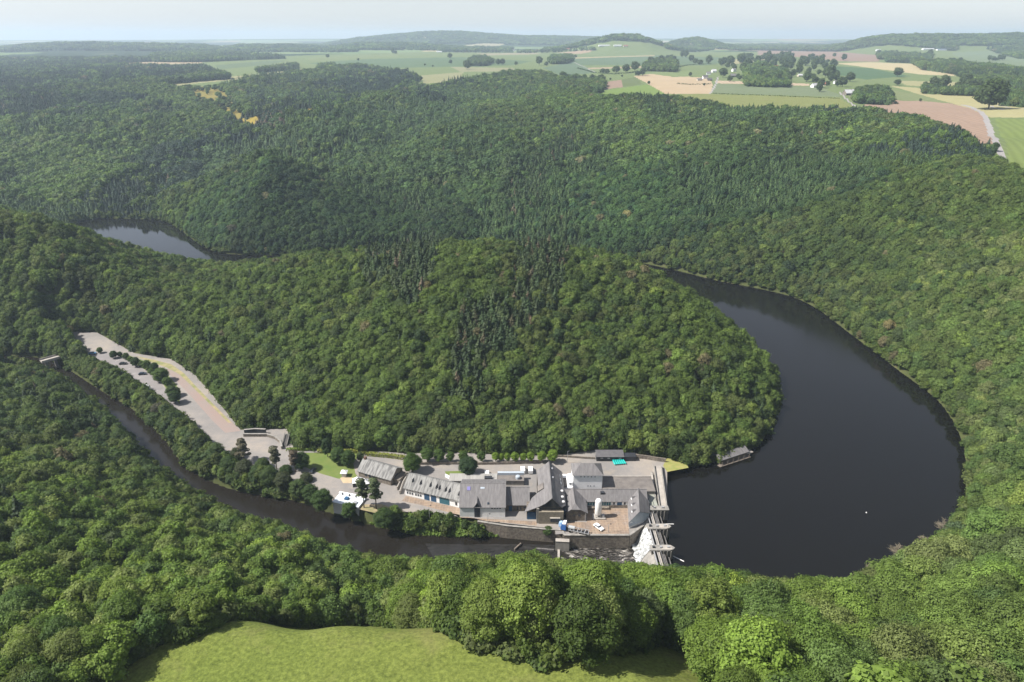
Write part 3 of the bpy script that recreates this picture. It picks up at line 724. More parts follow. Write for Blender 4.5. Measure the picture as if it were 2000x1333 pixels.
# ------------------------------------------------------------ where the woods stand
CON = [  # conifer stands (photo px), share of conifers, tint, share of dead
 ([(800,470),(862,462),(868,500),(850,560),(820,620),(770,610),(768,560),(735,590),(715,560),(740,500)], .92, 'dark', .16),
 ([(1010,500),(1050,468),(1100,490),(1112,560),(1075,625),(1040,650),(1000,700),(985,650),(960,700),(940,690),(960,640),(1000,600)], .92, 'dark', .42),
 ([(900,620),(990,600),(1000,660),(950,740),(930,800),(895,830),(880,780),(890,700)], .80, 'dark', .5),
 ([(940,880),(960,790),(1000,800),(1000,860)], .2, 'dark', .0),
 ([(985,330),(1040,310),(1062,330),(1060,400),(1040,430),(990,430),(975,400)], .80, 'dark', .25),
 ([(780,430),(795,390),(830,390),(850,430)], .75, 'dark', .2),
 ([(1290,500),(1310,430),(1300,380),(1330,360),(1350,420),(1330,500)], .18, 'mid', 0),
 ([(640,330),(720,290),(860,280),(980,240),(1100,235),(1200,250),(1200,300),(1050,330),(900,350),(840,400),(700,400)], .62, 'mid', .05),
 ([(560,190),(640,160),(700,135),(815,150),(800,170),(700,205),(640,230),(520,235),(500,205)], .85, 'blue', .0),
 ([(600,260),(700,215),(860,180),(960,200),(900,250),(760,280),(620,300)], .75, 'soft', .0),
 ([(480,180),(520,190),(515,235),(490,225)], .9, 'blue', 0),
 ([(495,232),(545,225),(560,250),(500,258)], .8, 'brown', .7),
 ([(-150,160),(0,158),(110,166),(125,200),(70,238),(0,240),(-150,250)], .95, 'blue', .02),
 ([(110,170),(230,155),(300,170),(290,205),(235,225),(110,235)], .7, 'blue', .05),
 ([(100,225),(230,215),(350,240),(420,255),(420,330),(300,330),(150,300)], .55, 'mid', .03),
 ([(-150,125),(0,122),(160,118),(185,135),(180,165),(100,165),(-150,165)], .8, 'blue', 0),
 ([(180,140),(300,130),(400,128),(450,145),(330,160),(200,165)], .9, 'blue', 0),
 ([(330,330),(440,300),(450,330),(420,420),(330,420)], .25, 'mid', .05),
 ([(1380,240),(1420,225),(1640,230),(1680,250),(1600,290),(1480,300),(1400,270)], .7, 'mid', .03),
 ([(1340,260),(1390,240),(1420,300),(1370,310)], .2, 'mid', 0),
 ([(1230,205),(1310,190),(1310,240),(1280,250)], .7, 'dark', 0),
 ([(1120,270),(1060,300),(1080,340),(1130,300)], .8, 'dark', .5),
 ([(0,760),(110,740),(180,780),(215,850),(150,880),(60,830)], .35, 'dark', .15),
 ([(0,990),(50,1000),(60,1080),(0,1100)], .6, 'dark', 0),
 ([(380,560),(700,500),(720,560),(520,700),(380,680)], .12, 'mid', .1),
 ([(1330,760),(1480,740),(1500,840),(1380,850)], .35, 'dark', .1),
 ([(800,380),(1000,360),(980,400),(820,430)], .15, 'mid', .1),
]
_cp = G([p for c in CON for p in c[0]]); CONW = []; k = 0
for c in CON: CONW.append(_cp[k:k + len(c[0]), :2]); k += len(c[0])
WOODS = [  # woods, groves and hedges standing on the open plateau (photo px of the crowns)
 [(700,170),(640,133),(700,128),(800,142),(822,152),(800,162),(740,176)],
 [(180,140),(300,130),(400,128),(452,148),(330,158),(190,166)],
 [(530,130),(582,124),(584,131),(500,138)],[(622,128),(655,124),(657,132),(620,134)],
 [(915,118),(925,112),(950,111),(962,119),(950,125),(915,126)],
 [(1070,117),(1080,111),(1116,109),(1120,116),(1105,121),(1075,122)],
 [(1090,175),(1110,160),(1175,152),(1182,160),(1176,172),(1130,184),(1100,190)],
 [(900,170),(960,150),(1000,140),(1050,142),(1088,150),(1085,160),(1000,162),(960,175)],
 [(1255,128),(1270,120),(1310,116),(1322,124),(1320,136),(1262,134)],
 [(1455,161),(1452,130),(1490,124),(1500,132),(1536,138),(1540,163),(1500,163)],
 [(1668,190),(1672,172),(1700,168),(1735,172),(1742,188),(1738,195),(1680,193)],
 [(1780,120),(1850,122),(1920,128),(2000,138),(2150,150),(2150,172),(2000,162),(1890,160),(1890,150),(1860,140),(1800,132)],
 [(1925,93),(2000,91),(2150,92),(2150,112),(1990,112),(1955,103)],
 [(1955,170),(2000,166),(2150,170),(2150,200),(2000,200),(1955,196)],
 [(1715,104),(1820,108),(1818,113),(1715,113)],[(1630,88),(1870,90),(1868,98),(1640,97)],
 [(1800,168),(1850,168),(1945,172),(1945,180),(1850,177),(1800,174)],
 [(1300,90),(1420,88),(1560,88),(1620,90),(1620,94),(1500,97),(1400,94),(1300,95)],
 [(860,97),(1160,95),(1160,98),(1000,101),(860,100)],
 [(1480,93),(1640,90),(1640,95),(1500,97)],
 [(300,106),(420,100),(520,106),(560,112),(380,118),(300,118)],
 [(1730,112),(1800,116),(1800,121),(1730,118)],
]
_wp = G([(p[0], p[1] + min(11, 10 * 1333 * math.tan(PITCH - math.atan((CY - p[1]) / FPX)) / 93.)) for c in WOODS for p in c]); WOODW = []; k = 0
for c in WOODS: WOODW.append(_wp[k:k + len(c)][:, :2]); k += len(c)
# bare ground in the wood that the photo shows: the strip between river and plant is thin
OPEN = [np.array([W(x, y, 0)[:2] for x, y in P]) for P in [
 [(775,1000),(830,1003),(900,1012),(1000,1032),(1080,1047),(1062,1052),(960,1050),(840,1047),(778,1038)],   # green bank below the plant
 [(575,905),(640,900),(690,905),(690,992),(640,975),(600,940)],
 [(1303,893),(1345,905),(1345,925),(1303,930)],
]]

TINTS = {
 'broad': [(.058,.088,.024),(.070,.100,.026),(.048,.078,.024),(.084,.115,.032),(.043,.070,.026),(.072,.092,.030)],
 'hill': [(.068,.104,.022),(.080,.120,.026),(.055,.090,.020),(.092,.128,.031),(.049,.077,.022),(.074,.096,.028)],
 'near': [(.100,.150,.026),(.120,.165,.034),(.085,.135,.026),(.13,.165,.048),(.075,.12,.03)],
 'right': [(.095,.140,.036),(.115,.155,.045),(.078,.125,.034),(.13,.155,.06),(.10,.135,.05)],
 'dark': [(.036,.060,.022),(.046,.068,.025),(.030,.052,.020)],
 'mid': [(.052,.085,.030),(.062,.095,.032),(.042,.072,.028)],
 'soft': [(.065,.100,.045),(.075,.11,.048)],
 'blue': [(.026,.044,.028),(.032,.050,.032),(.023,.038,.026)],
 'brown': [(.13,.095,.07),(.11,.085,.06)],
 'dead': [(.095,.078,.048),(.075,.068,.038),(.11,.085,.055),(.065,.062,.033)],
}
HILL = np.array([W(a_, b_, 4)[:2] for a_, b_ in [(1530,760),(1500,690),(1430,630),(1340,580),(1200,545),(1000,532),(800,532),(600,530),(400,520),(200,490),(0,450),(-300,430),(-300,700),(0,700),(120,660),(300,720),(420,830),(560,890),(1350,920),(1500,860)]])
def scatter(y0, y1, sp, xr=.86):
    ys = np.arange(y0, y1, sp * .866); out = []
    for j, y in enumerate(ys):
        w = xr * (y + 120) + 20
        xs = np.arange(-w, w, sp) + (j % 2) * sp / 2
        out.append(np.stack([xs, np.full(len(xs), y)], 1))
    P = np.concatenate(out); P += RS.uniform(-.38, .38, P.shape) * sp
    return P
FWA = {}
def wooded(x, y):
    """True where the photo shows wood"""
    ok = np.ones(len(x), bool)
    for P, marg in ((LAKE, .6), (RIVER, .6), (PLAT, 1.2)):
        ok &= ~inpoly(x, y, P) & (pdist(x, y, P, 6) > marg)
    f = np.zeros(len(x), bool)
    for i, P in enumerate(FW + OPEN):
        q = inpoly(x, y, P)
        if i < len(FW) and FIELDS[i][0] in ('clearing', 'broom_heath'): q &= RS.rand(len(x)) < (.80 if FIELDS[i][0] == 'clearing' else .93)
        f |= q
    f |= (x > 45) & (x < 75) & (y > 203) & (y < 265)
    for P in RW: f |= inpoly(x, y, P) | (pdist(x, y, P, 4) < 3)
    w = np.zeros(len(x), bool)
    for P in WOODW: w |= inpoly(x, y, P)
    f &= ~w
    farc = (y > 3300) & ~w
    ok &= ~f
    # beyond 3.3 km the woods follow the same pattern the ground shows; keep the ridges wooded
    if farc.any():
        r = np.zeros(len(x), bool)
        for D, wf, wb, th, top in RIDGES[:6]:
            X = [WD(a, b, D) for a, b in top]
            zz = [q[2] for q in X]
            r |= (y > D - 1.2 * wf) & (y < D + .5 * wb) & (x * D / np.maximum(y, 1) > X[0][0]) & (x * D / np.maximum(y, 1) < X[-1][0])
        ok &= ~farc | r
    return ok

def pick(P):
    """per point: prototype number, tint, scale"""
    n = len(P); x, y = P[:, 0], P[:, 1]
    kind = np.zeros(n, int); col = np.zeros((n, 3)); boost = np.ones(n)
    big = fbm(x / 60, y / 60, 3)
    base = np.array(TINTS['broad']); near = np.array(TINTS['near']); rt = np.array(TINTS['right']); hl = np.array(TINTS['hill'])
    ti = np.clip(((fbm(x / 38 + 9, y / 38, 3) - .5) * 2.2 + .5 + RS.normal(size=n) * .28) * 5, 0, 5.99).astype(int)
    col[:] = base[np.clip(ti, 0, 5)]
    hm_ = inpoly(x, y, HILL); col[hm_] = hl[np.clip(ti, 0, 5)][hm_]
    # the near bank and the right bank carry lighter, yellower crowns
    kn = 1 - sstep(150, 300, y); kr = np.clip(sstep(.30, .70, x / (y + 60)) * (1 - sstep(350, 700, y)), 0, 1)
    col = col * (1 - kn[:, None]) + near[ti % 5] * kn[:, None]
    col = col * (1 - .8 * kr[:, None]) + rt[ti % 5] * .8 * kr[:, None]
    kind = RS.choice([0, 1, 2, 3, 4, 5, 6, 7], n)
    con = np.zeros(n, bool)
    # mosaic of planted stands further out
    wx = x + 45 * (vnoise(x / 60, y / 60) - .5); wy = y + 60 * (vnoise(x / 70 + 9, y / 70 + 4) - .5)
    cid = (np.floor(wx / 105 + .35 * np.floor(wy / 150)) * 12.9898 + np.floor(wy / 150) * 78.233)
    hsh = np.abs(np.sin(cid) * 43758.5453) % 1; hs2 = np.abs(np.sin(cid + 3.1) * 24634.63) % 1
    md_ = (y > 600) & ~hm_ & (kr < .35)
    cool = (y > 585) & ~hm_ & (x > -330) & (x < 330); cf = (1 - sstep(690, 860, y))[cool][:, None]; col[cool] *= 1 - cf * (1 - np.array([.62, .74, .92]))  # shade tinted into far-bank crowns, darker and bluer, to set off the hill crest
    col[md_] *= (.78 + .5 * hs2[md_])[:, None]
    st_ = md_ & (hsh < np.where(x < 60, .60, .28)) & (RS.rand(n) < .85)
    for tn, lo_h, hi_h in (('mid', 0, .2), ('blue', .2, .38), ('soft', .38, .6)):
        m = st_ & (hsh >= lo_h) & (hsh < hi_h); t = np.array(TINTS[tn]); col[m] = t[RS.randint(len(t), size=m.sum())]
    kind[st_] = RS.choice([8, 9, 10, 11, 12], st_.sum()); con |= st_
    for (px, share, tn, dead), Q in zip(CON, CONW):
        m = inpoly(x, y, Q) & (RS.rand(n) < share)
        if not m.any(): continue
        t = np.array(TINTS[tn]); col[m] = t[RS.randint(len(t), size=m.sum())]; con |= m
        kind[m] = RS.choice([8, 9, 10, 11, 12], m.sum()); kind[inpoly(x, y, Q) & st_ & ~m] = 0
        if tn == 'dark' and share > .5: boost[m] = 1.28
        d = m & (RS.rand(n) < dead * .32) ; t = np.array(TINTS['dead']); col[d] = t[RS.randint(len(t), size=d.sum())]; kind[d] = np.where(RS.rand(d.sum()) < .25, 13, kind[d])
    # stray conifers in the broadleaf wood
    s = ~con & (RS.rand(n) < .035) & (y > 260) & (kr < .3); kind[s] = RS.choice([8, 9, 11], s.sum()); col[s] = np.array(TINTS['dark'])[0]
    s2 = ~con & (RS.rand(n) < .01) & (y > 190); col[s2] = (.115, .105, .055)
    s3 = ~con & (RS.rand(n) < .05); col[s3] *= (1.35, 1.3, 1.1)
    s4 = ~con & (RS.rand(n) < .06); col[s4] *= (.68, .74, .95)
    col *= (1 + RS.normal(size=(n, 1)) * .17) ; col = np.clip(col, .012, .5)
    sc = (.78 + .42 * RS.rand(n) + .25 * (big - .5)) * boost
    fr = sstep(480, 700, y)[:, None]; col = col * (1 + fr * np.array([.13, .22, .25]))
    return kind, col, sc, con

def geo_wood(name, P3, kind, rot, scl, col, label, cat):
    me = bpy.data.meshes.new(name)
    me.vertices.add(len(P3)); me.vertices.foreach_set('co', P3.astype(np.float32).ravel())
    a = me.attributes.new('kindno', 'INT', 'POINT'); a.data.foreach_set('value', kind.astype(np.int32))
    a = me.attributes.new('trot', 'FLOAT_VECTOR', 'POINT'); a.data.foreach_set('vector', rot.astype(np.float32).ravel())
    a = me.attributes.new('tscl', 'FLOAT_VECTOR', 'POINT'); a.data.foreach_set('vector', scl.astype(np.float32).ravel())
    a = me.attributes.new('tcol', 'FLOAT_COLOR', 'POINT')
    a.data.foreach_set('color', np.concatenate([col, np.ones((len(col), 1))], 1).astype(np.float32).ravel())
    o = bpy.data.objects.new(name, me); link(o); tag(o, label, cat, kind='stuff')
    ng = bpy.data.node_groups.new(name + '_nodes', 'GeometryNodeTree')
    ng.interface.new_socket('Geometry', in_out='INPUT', socket_type='NodeSocketGeometry')
    ng.interface.new_socket('Geometry', in_out='OUTPUT', socket_type='NodeSocketGeometry')
    gi = ng.nodes.new('NodeGroupInput'); go = ng.nodes.new('NodeGroupOutput')
    ci = ng.nodes.new('GeometryNodeCollectionInfo'); ci.inputs['Collection'].default_value = PROTO
    ci.inputs['Separate Children'].default_value = True; ci.inputs['Reset Children'].default_value = True
    ip = ng.nodes.new('GeometryNodeInstanceOnPoints'); ip.inputs['Pick Instance'].default_value = True
    def attr(nm, t):
        n = ng.nodes.new('GeometryNodeInputNamedAttribute'); n.data_type = t; n.inputs['Name'].default_value = nm; return n.outputs['Attribute']
    L = ng.links.new
    L(gi.outputs[0], ip.inputs['Points']); L(ci.outputs[0], ip.inputs['Instance'])
    L(attr('kindno', 'INT'), ip.inputs['Instance Index']); L(attr('trot', 'FLOAT_VECTOR'), ip.inputs['Rotation']); L(attr('tscl', 'FLOAT_VECTOR'), ip.inputs['Scale'])
    L(ip.outputs[0], go.inputs[0])
    md = o.modifiers.new('wood', 'NODES'); md.node_group = ng
    return o
# ------------------------------------------------------------ plant the woods
EXPO = 0.92; HAZE_D = .00010
A0 = scatter(-40, 185, 7.4); A1 = scatter(185, 760, 4.3); A2 = scatter(760, 1700, 6.2); A3 = scatter(1700, 3400, 9.5, .80); A4 = scatter(3400, 9500, 27, .80)
out = []
A0b = scatter(-40, 185, 5.6); A0b = A0b[A0b[:, 0] < -32]; A0 = A0[A0[:, 0] >= -32]
for A, lod in ((A0b, 0), (A0, -1), (A1, 0), (A2, 1), (A3, 2), (A4, 3)):
    A = A[wooded(A[:, 0], A[:, 1])]
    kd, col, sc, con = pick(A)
    z = height(A[:, 0], A[:, 1])
    if lod <= 0:
        d = np.minimum(pdist(A[:, 0], A[:, 1], LAKE, 14), np.minimum(pdist(A[:, 0], A[:, 1], RIVER, 14), 14))
        sc *= .72 + .28 * d / 14
    if lod >= 1:
        kd = np.where(kd < 8, 16 + kd % 2, np.where(kd == 13, 13 if lod == 1 else 19, np.where(lod == 1, kd, 18 + kd % 2)))
    if lod == 3: sc *= 2.3
    elif lod == 2: sc *= 1.05
    elif lod == 1: sc *= .78
    elif lod == 0: sc *= .70
    else: sc *= np.where(A[:, 0] > 35, 1.22, 1.08)
    rot = np.zeros((len(A), 3)); rot[:, 2] = RS.rand(len(A)) * 6.283; rot[:, :2] = RS.normal(size=(len(A), 2)) * .05
    sc = sc * np.where(con, 1.15, 1); scl = np.stack([sc * (.92 + .2 * RS.rand(len(A)))] * 2 + [sc * (.95 + .28 * RS.rand(len(A))) * (1.02 if lod == 0 else 1)], 1)
    scl[:, 2] *= np.where(con, .82, 1)
    if lod == 3: scl[:, 2] *= .55
    out.append((np.stack([A[:, 0], A[:, 1], z - .3], 1), kd, rot, scl, col))
P3, kd, rot, scl, col = [np.concatenate([o[i] for o in out]) for i in range(5)]
isb = (kd < 8) | (kd >= 15) & (kd < 18)
print('TREES', len(P3), isb.sum())

# crowns at the near water's edge stay as low as the photo shows them
def proj(x, y, z):
    d = y * cp - (z - CAM_Z) * sp; u = y * sp + (z - CAM_Z) * cp
    return CX + FPX * x / np.maximum(d, 1), CY - FPX * u / np.maximum(d, 1), d
EDGE = np.array([(-300,700),(0,705),(100,722),(150,752),(180,776),(250,838),(300,908),(350,958),(430,988),(560,1014),(640,1058),(700,1078),(780,1088),(850,1085),(960,1078),(1030,1078),(1090,1090),(1200,1096),(1260,1103),(1310,1108),(1380,1102),
  (1430,1113),(1500,1133),(1580,1122),(1640,1133),(1700,1108),(1760,1068),(1830,1035),(1885,985),(1892,880)], float)
EDGE2 = np.array([(110,716),(180,709),(230,728),(290,772),(340,806),(375,838),(415,880),(455,915),(500,940)], float)
hgt = np.where(kd < 8, 15.5, np.where(kd < 15, 15.0, 12.0)) * scl[:, 2]
bx, by_, bd = proj(P3[:, 0], P3[:, 1], P3[:, 2]); tx, ty, td = proj(P3[:, 0], P3[:, 1], P3[:, 2] + hgt)
fac = np.ones(len(P3))
e1 = np.interp(bx, EDGE[:, 0], EDGE[:, 1]); m1 = (by_ > e1) & (bd < 520) & (bx < 1890) & (bx > -250)
fac = np.where(m1, np.minimum(fac, (by_ - e1) / np.maximum(by_ - ty, 1)), fac)
e2 = np.interp(bx, EDGE2[:, 0], EDGE2[:, 1]); m2 = (by_ > e2 - 4) & (by_ < e2 + 80) & (bx > 110) & (bx < 500)
fac = np.where(m2, np.minimum(fac, (by_ - e2 + 12) / np.maximum(by_ - ty, 1)), fac)
fac = np.clip(fac, 0, 1)
keep = fac > .16
scl[:, 2] *= np.maximum(fac, .2); scl[:, :2] *= np.maximum(fac, .2)[:, None] ** .6
P3, kd, rot, scl, col = P3[keep], kd[keep], rot[keep], scl[keep], col[keep]
col = np.minimum(col * np.where(kd < 8, 1.28, 1.12)[:, None] * np.array([1.02, 1.0, .98]), .6)
# low shrubs along the waterlines
SH = []
for P, lv in ((LAKE, Z_LAKE), (RIVER, Z_RIV)):
    Q = np.roll(P, -1, 0)
    for a, b2 in zip(P, Q):
        L = np.hypot(*(b2 - a)); k = int(L / .8) + 1
        t = RS.rand(k, 1); n = np.array([-(b2 - a)[1], (b2 - a)[0]]) / (L + 1e-6)
        SH.append(a + (b2 - a) * t + n * RS.uniform(-5.5, 5.5, (k, 1)))
for P, lo_, hi_, st_p in ((FW[-1], -.5, 4.5, .8), (PLAT, 1.6, 5.5, 1.0)):
    a_ = .5 * np.sum(P[:, 0] * np.roll(P[:, 1], -1) - np.roll(P[:, 0], -1) * P[:, 1])
    for a, b2 in zip(P, np.roll(P, -1, 0)):
        if P is PLAT and min(a[1], b2[1]) < 246: continue
        L = np.hypot(*(b2 - a)); k = int(L / st_p) + 1; n = np.array([(b2 - a)[1], -(b2 - a)[0]]) / (L + 1e-6) * (1 if a_ > 0 else -1)
        SH.append(a + (b2 - a) * RS.rand(k, 1) + n * RS.uniform(lo_, hi_, (k, 1)))
SH = np.concatenate(SH)
SH = SH[~inpoly(SH[:, 0], SH[:, 1], LAKE) & ~inpoly(SH[:, 0], SH[:, 1], RIVER) & ~inpoly(SH[:, 0], SH[:, 1], PLAT) & (pdist(SH[:, 0], SH[:, 1], PLAT, 6) > 1.5)]
SH = SH[~((SH[:, 0] > 44) & (SH[:, 0] < 72) & (SH[:, 1] < 262) & (SH[:, 1] > 186))]
k = len(SH); z = height(SH[:, 0], SH[:, 1])
P3 = np.concatenate([P3, np.stack([SH[:, 0], SH[:, 1], z - .3], 1)]); kd = np.concatenate([kd, np.where(RS.rand(k) < .7, 15, RS.choice([0, 3, 6], k))])
r_ = np.zeros((k, 3)); r_[:, 2] = RS.rand(k) * 6.28; rot = np.concatenate([rot, r_])
s_ = np.where(kd[-k:] == 15, 1.1, .36)[:, None] * (.7 + .7 * RS.rand(k, 3)); scl = np.concatenate([scl, s_])
c_ = np.array(TINTS['near'])[RS.randint(5, size=k)] * .72; col = np.concatenate([col, c_])
isb = (kd < 8) | (kd >= 15) & (kd < 18)
# ------------------------------------------------------------ materials of the plant
M_SLATE = mat('weathered_slate', (.185,.175,.175), (.125,.118,.12), .55, mapping=(3, .35, 1), detail=7, rough=.7)
M_SLATE_OLD = mat('lichen_slate', (.26,.255,.245), (.12,.117,.115), .5, mapping=(2.6, .35, .5), detail=8, rough=.8, lo=.42, hi=.60)
M_SLATE_DARK = mat('dark_slate', (.12,.115,.12), (.085,.08,.085), .6, detail=6, rough=.65)
M_WHITE = mat('white_render', (.86,.86,.86), (.76,.76,.76), .5, detail=6)
M_STONE = mat('stone_wall', (.22,.19,.155), (.13,.11,.095), 1.1, detail=8, lo=.42, hi=.58)
M_CONC = mat('concrete', (.31,.29,.265), (.19,.18,.165), .5, detail=8, mapping=(1, 1, .4))
M_CONC_DARK = mat('stained_concrete', (.17,.16,.155), (.085,.08,.075), .7, detail=8, mapping=(1.5, 1.5, .25))
M_CONC_PALE = mat('pale_concrete', (.40,.365,.325), (.29,.265,.24), .4, detail=7)
M_GLASS = mat('window_glass', (.02,.03,.045), (.03,.04,.055), 1, rough=.12, spec=.6)
M_BLUE = mat('blue_door_paint', (.035,.10,.20), (.03,.085,.17), 1.5, rough=.5)
M_TEAL = mat('teal_door_paint', (.05,.17,.22), (.045,.15,.19), 1.5, rough=.5)
M_DARK = mat('dark_metal', (.04,.045,.055), (.03,.03,.035), 2, rough=.5)
M_STEEL = mat('painted_steel', (.45,.45,.46), (.33,.33,.34), 1, rough=.4, metal=.3)
M_PALEMETAL = mat('pale_blue_sheeting', (.42,.47,.52), (.34,.38,.43), .8, rough=.35, mapping=(4, .5, 1))
M_FELT = mat('gravel_flat_roof', (.185,.165,.15), (.125,.112,.105), .35, detail=8)
M_GREENROOF = mat('mossy_flat_roof', (.30,.32,.27), (.24,.23,.20), .35, detail=6)
M_WOOD = mat('grey_timber', (.20,.165,.135), (.12,.10,.085), 1.2, mapping=(1, 1, 4))
M_RUST = mat('rusty_iron', (.16,.09,.05), (.08,.05,.035), 2)
M_TENT = mat('white_canvas', (.82,.81,.80), (.74,.73,.72), .8)

def flat(name, P, z, m, px=True, kind='structure'):
    """a flat sheet over an outline given in photo pixels"""
    Q = [W(a, b, z)[:2] for a, b in P] if px else P
    bm = bmesh.new(); vs = [bm.verts.new((a, b, z)) for a, b in Q]
    f = bm.faces.new(vs); bmesh.ops.triangulate(bm, faces=[f])
    if sum(q.normal.z for q in bm.faces) < 0: bmesh.ops.reverse_faces(bm, faces=bm.faces)
    me = bpy.data.meshes.new(name); bm.to_mesh(me); bm.free(); me.materials.append(m)
    o = bpy.data.objects.new(name, me); link(o); o['kind'] = kind; return o

# ground of the plant
m, nt, b = newmat('worn_pinkish_asphalt')
n1 = noise(nt, .055, 6, .62); n2 = noise(nt, .5, 6, .7)
c = ramp(nt, n1, [(.30, (.275,.24,.205)), (.48, (.215,.198,.185)), (.62, (.178,.168,.162)), (.8, (.29,.245,.19))])
c = mixc(nt, .5, c, ramp(nt, n2, [(.3, (.5,.5,.5)), (.7, (.66,.64,.62))]), 'OVERLAY')
nt.links.new(c, b.inputs['Base Color']); b.inputs['Roughness'].default_value = .9
M_ASPH = m
M_YARD = None
m, nt, b = newmat('stained_yard_slabs')
n1 = noise(nt, .16, 7, .65); n2 = noise(nt, .35, 5, .6, mapping=(2.4, .25, 1))
c = ramp(nt, n1, [(.28, (.30,.25,.205)), (.47, (.28,.21,.155)), (.6, (.225,.18,.15)), (.75, (.27,.24,.21))])
c = mixc(nt, .55, c, ramp(nt, n2, [(.35, (.38,.36,.34)), (.65, (.62,.6,.58))]), 'OVERLAY')
tc = N(nt, 'ShaderNodeTexCoord'); br = N(nt, 'ShaderNodeTexBrick'); br.inputs['Scale'].default_value = .22; br.inputs['Mortar Size'].default_value = .012
br.inputs['Color1'].default_value = (1,1,1,1); br.inputs['Color2'].default_value = (.92,.92,.92,1); br.inputs['Mortar'].default_value = (.55,.5,.45,1)
nt.links.new(tc.outputs['Object'], br.inputs['Vector']); c = mixc(nt, 1, c, br.outputs['Color'], 'MULTIPLY')
nt.links.new(c, b.inputs['Base Color']); b.inputs['Roughness'].default_value = .9
M_YARD = m
M_CARPARK = mat('grey_car_park_tar', (.235,.215,.212), (.195,.18,.178), .12, detail=7)
M_REDLANE = mat('faded_red_paving', (.27,.20,.175), (.25,.21,.19), .08, detail=7)
M_OCHRE = mat('dry_ochre_verge', (.33,.27,.15), (.17,.19,.07), .16, detail=6)
M_LAWN = mat('lawn', (.10,.15,.03), (.15,.175,.05), .15, detail=7)
M_PAINT = mat('white_road_paint', (.62,.60,.57), (.5,.48,.46), 1)

flat('pavement', plat_px, 0.0, M_ASPH)
flat('yard', [(1098,1036),(1109,1020),(1146,1020),(1147,994),(1226,993),(1229,1043),(1150,1044)], .008, M_YARD)
flat('forecourt', [(793,969),(898,993),(898,1011),(1050,1019),(1048,1027),(950,1018),(880,1002),(815,985),(785,979)], .008, M_YARD)
flat('car_park', [(178,692),(196,688),(222,691),(262,712),(300,735),(330,768),(348,800),(332,792),(300,768),(250,736),(205,712)], .008, M_CARPARK)
flat('red_lane', [(330,716),(352,728),(395,768),(440,812),(470,842),(440,846),(415,822),(378,780),(345,745),(325,725)], .012, M_REDLANE)
flat('grass', [(226,692),(250,694),(285,706),(318,722),(345,752),(352,790),(336,775),(312,742),(268,712)], .012, M_LAWN)
flat('grass', [(265,696),(300,703),(335,712),(360,730),(380,752),(452,826),(446,826),(372,752),(350,731),(325,718),(290,706)], .014, M_OCHRE)
flat('grass', [(580,885),(700,884),(702,890),(690,905),(694,925),(705,940),(660,935),(625,925),(590,910)], .012, M_LAWN)
flat('sand', [(664,934),(676,930),(690,934),(686,944),(670,944)], .016, mat('pale_sand', (.48,.38,.24), (.40,.31,.2), .5))
flat('grass', [(869,921),(905,920),(925,924),(900,929),(872,930)], .012, M_LAWN)
flat('grass', [(1302,895),(1338,901),(1345,914),(1303,922),(1295,910)], .012, mat('ochre_grass', (.20,.22,.06), (.30,.27,.10), .3, detail=6))
flat('grass', [(700,986),(745,985),(790,1000),(740,1004),(705,996)], .010, mat('bare_bank', (.34,.26,.17), (.20,.19,.09), .3, detail=6))
# the green bank between the plant road and the river
for i in range(9):   # car-park bay lines
    a = W(232 + i * 11, 703 + i * 8.5, .02); bb = W(224 + i * 11, 707 + i * 8.5, .02)
    o = MB().add([(a[0], a[1], .02), (a[0] + .14, a[1], .02), (bb[0] + .14, bb[1], .02), (bb[0], bb[1], .02)], [(0, 1, 2, 3)]).build('road_marking', M_PAINT); o['kind'] = 'structure'

# ------------------------------------------------------------ building kit (local frame: x along the ridge, y back)
def gable_roof(mb, x0, x1, y0, y1, h, rh, over=.45, th=.22, yr=None, mi=0, x_over=None):
    yr = (y0 + y1) / 2 if yr is None else yr
    xo = over if x_over is None else x_over
    for ye, s in ((y0, -1), (y1, 1)):
        k = (rh - h) / abs(ye - yr); ze = h - over * k; yy = ye + s * over
        a = [(x0 - xo, yy, ze), (x1 + xo, yy, ze), (x1 + xo, yr, rh), (x0 - xo, yr, rh)]
        v = a + [(p[0], p[1], p[2] + th) for p in a]
        mb.add(v, [(0, 1, 2, 3), (7, 6, 5, 4), (0, 4, 5, 1), (1, 5, 6, 2), (2, 6, 7, 3), (3, 7, 4, 0)], mi)
    mb.bar((x0 - xo, yr, rh + th), (x1 + xo, yr, rh + th), .3, .12, mi)
    return mb
def gable_walls(mb, x0, x1, y0, y1, h, rh, yr=None, mi=0):
    yr = (y0 + y1) / 2 if yr is None else yr
    v = [(x0, y0, 0), (x1, y0, 0), (x1, y1, 0), (x0, y1, 0), (x0, y0, h), (x1, y0, h), (x1, y1, h), (x0, y1, h), (x0, yr, rh - .02), (x1, yr, rh - .02)]
    return mb.add(v, [(0, 1, 5, 4), (2, 3, 7, 6), (1, 2, 6, 9, 5), (3, 0, 4, 8, 7), (0, 3, 2, 1), (4, 5, 9, 8), (6, 7, 8, 9)], mi)
def wall_piece(root, name, m, x0, x1, z0, z1, y=0., out=.05, frame=None):
    """opening filler standing 5 cm proud of a front wall at local y"""
    o = MB().box(x0, x1, y - out, y + .02, z0, z1).build(name, m, root)
    if frame:
        t = .08; f = MB()
        f.box(x0 - t, x1 + t, y - out - .04, y, z1, z1 + t); f.box(x0 - t, x1 + t, y - out - .06, y, z0 - t, z0)
        f.box(x0 - t, x0, y - out - .04, y, z0, z1); f.box(x1, x1 + t, y - out - .04, y, z0, z1)
        f.build('frame', frame, o)
    return o

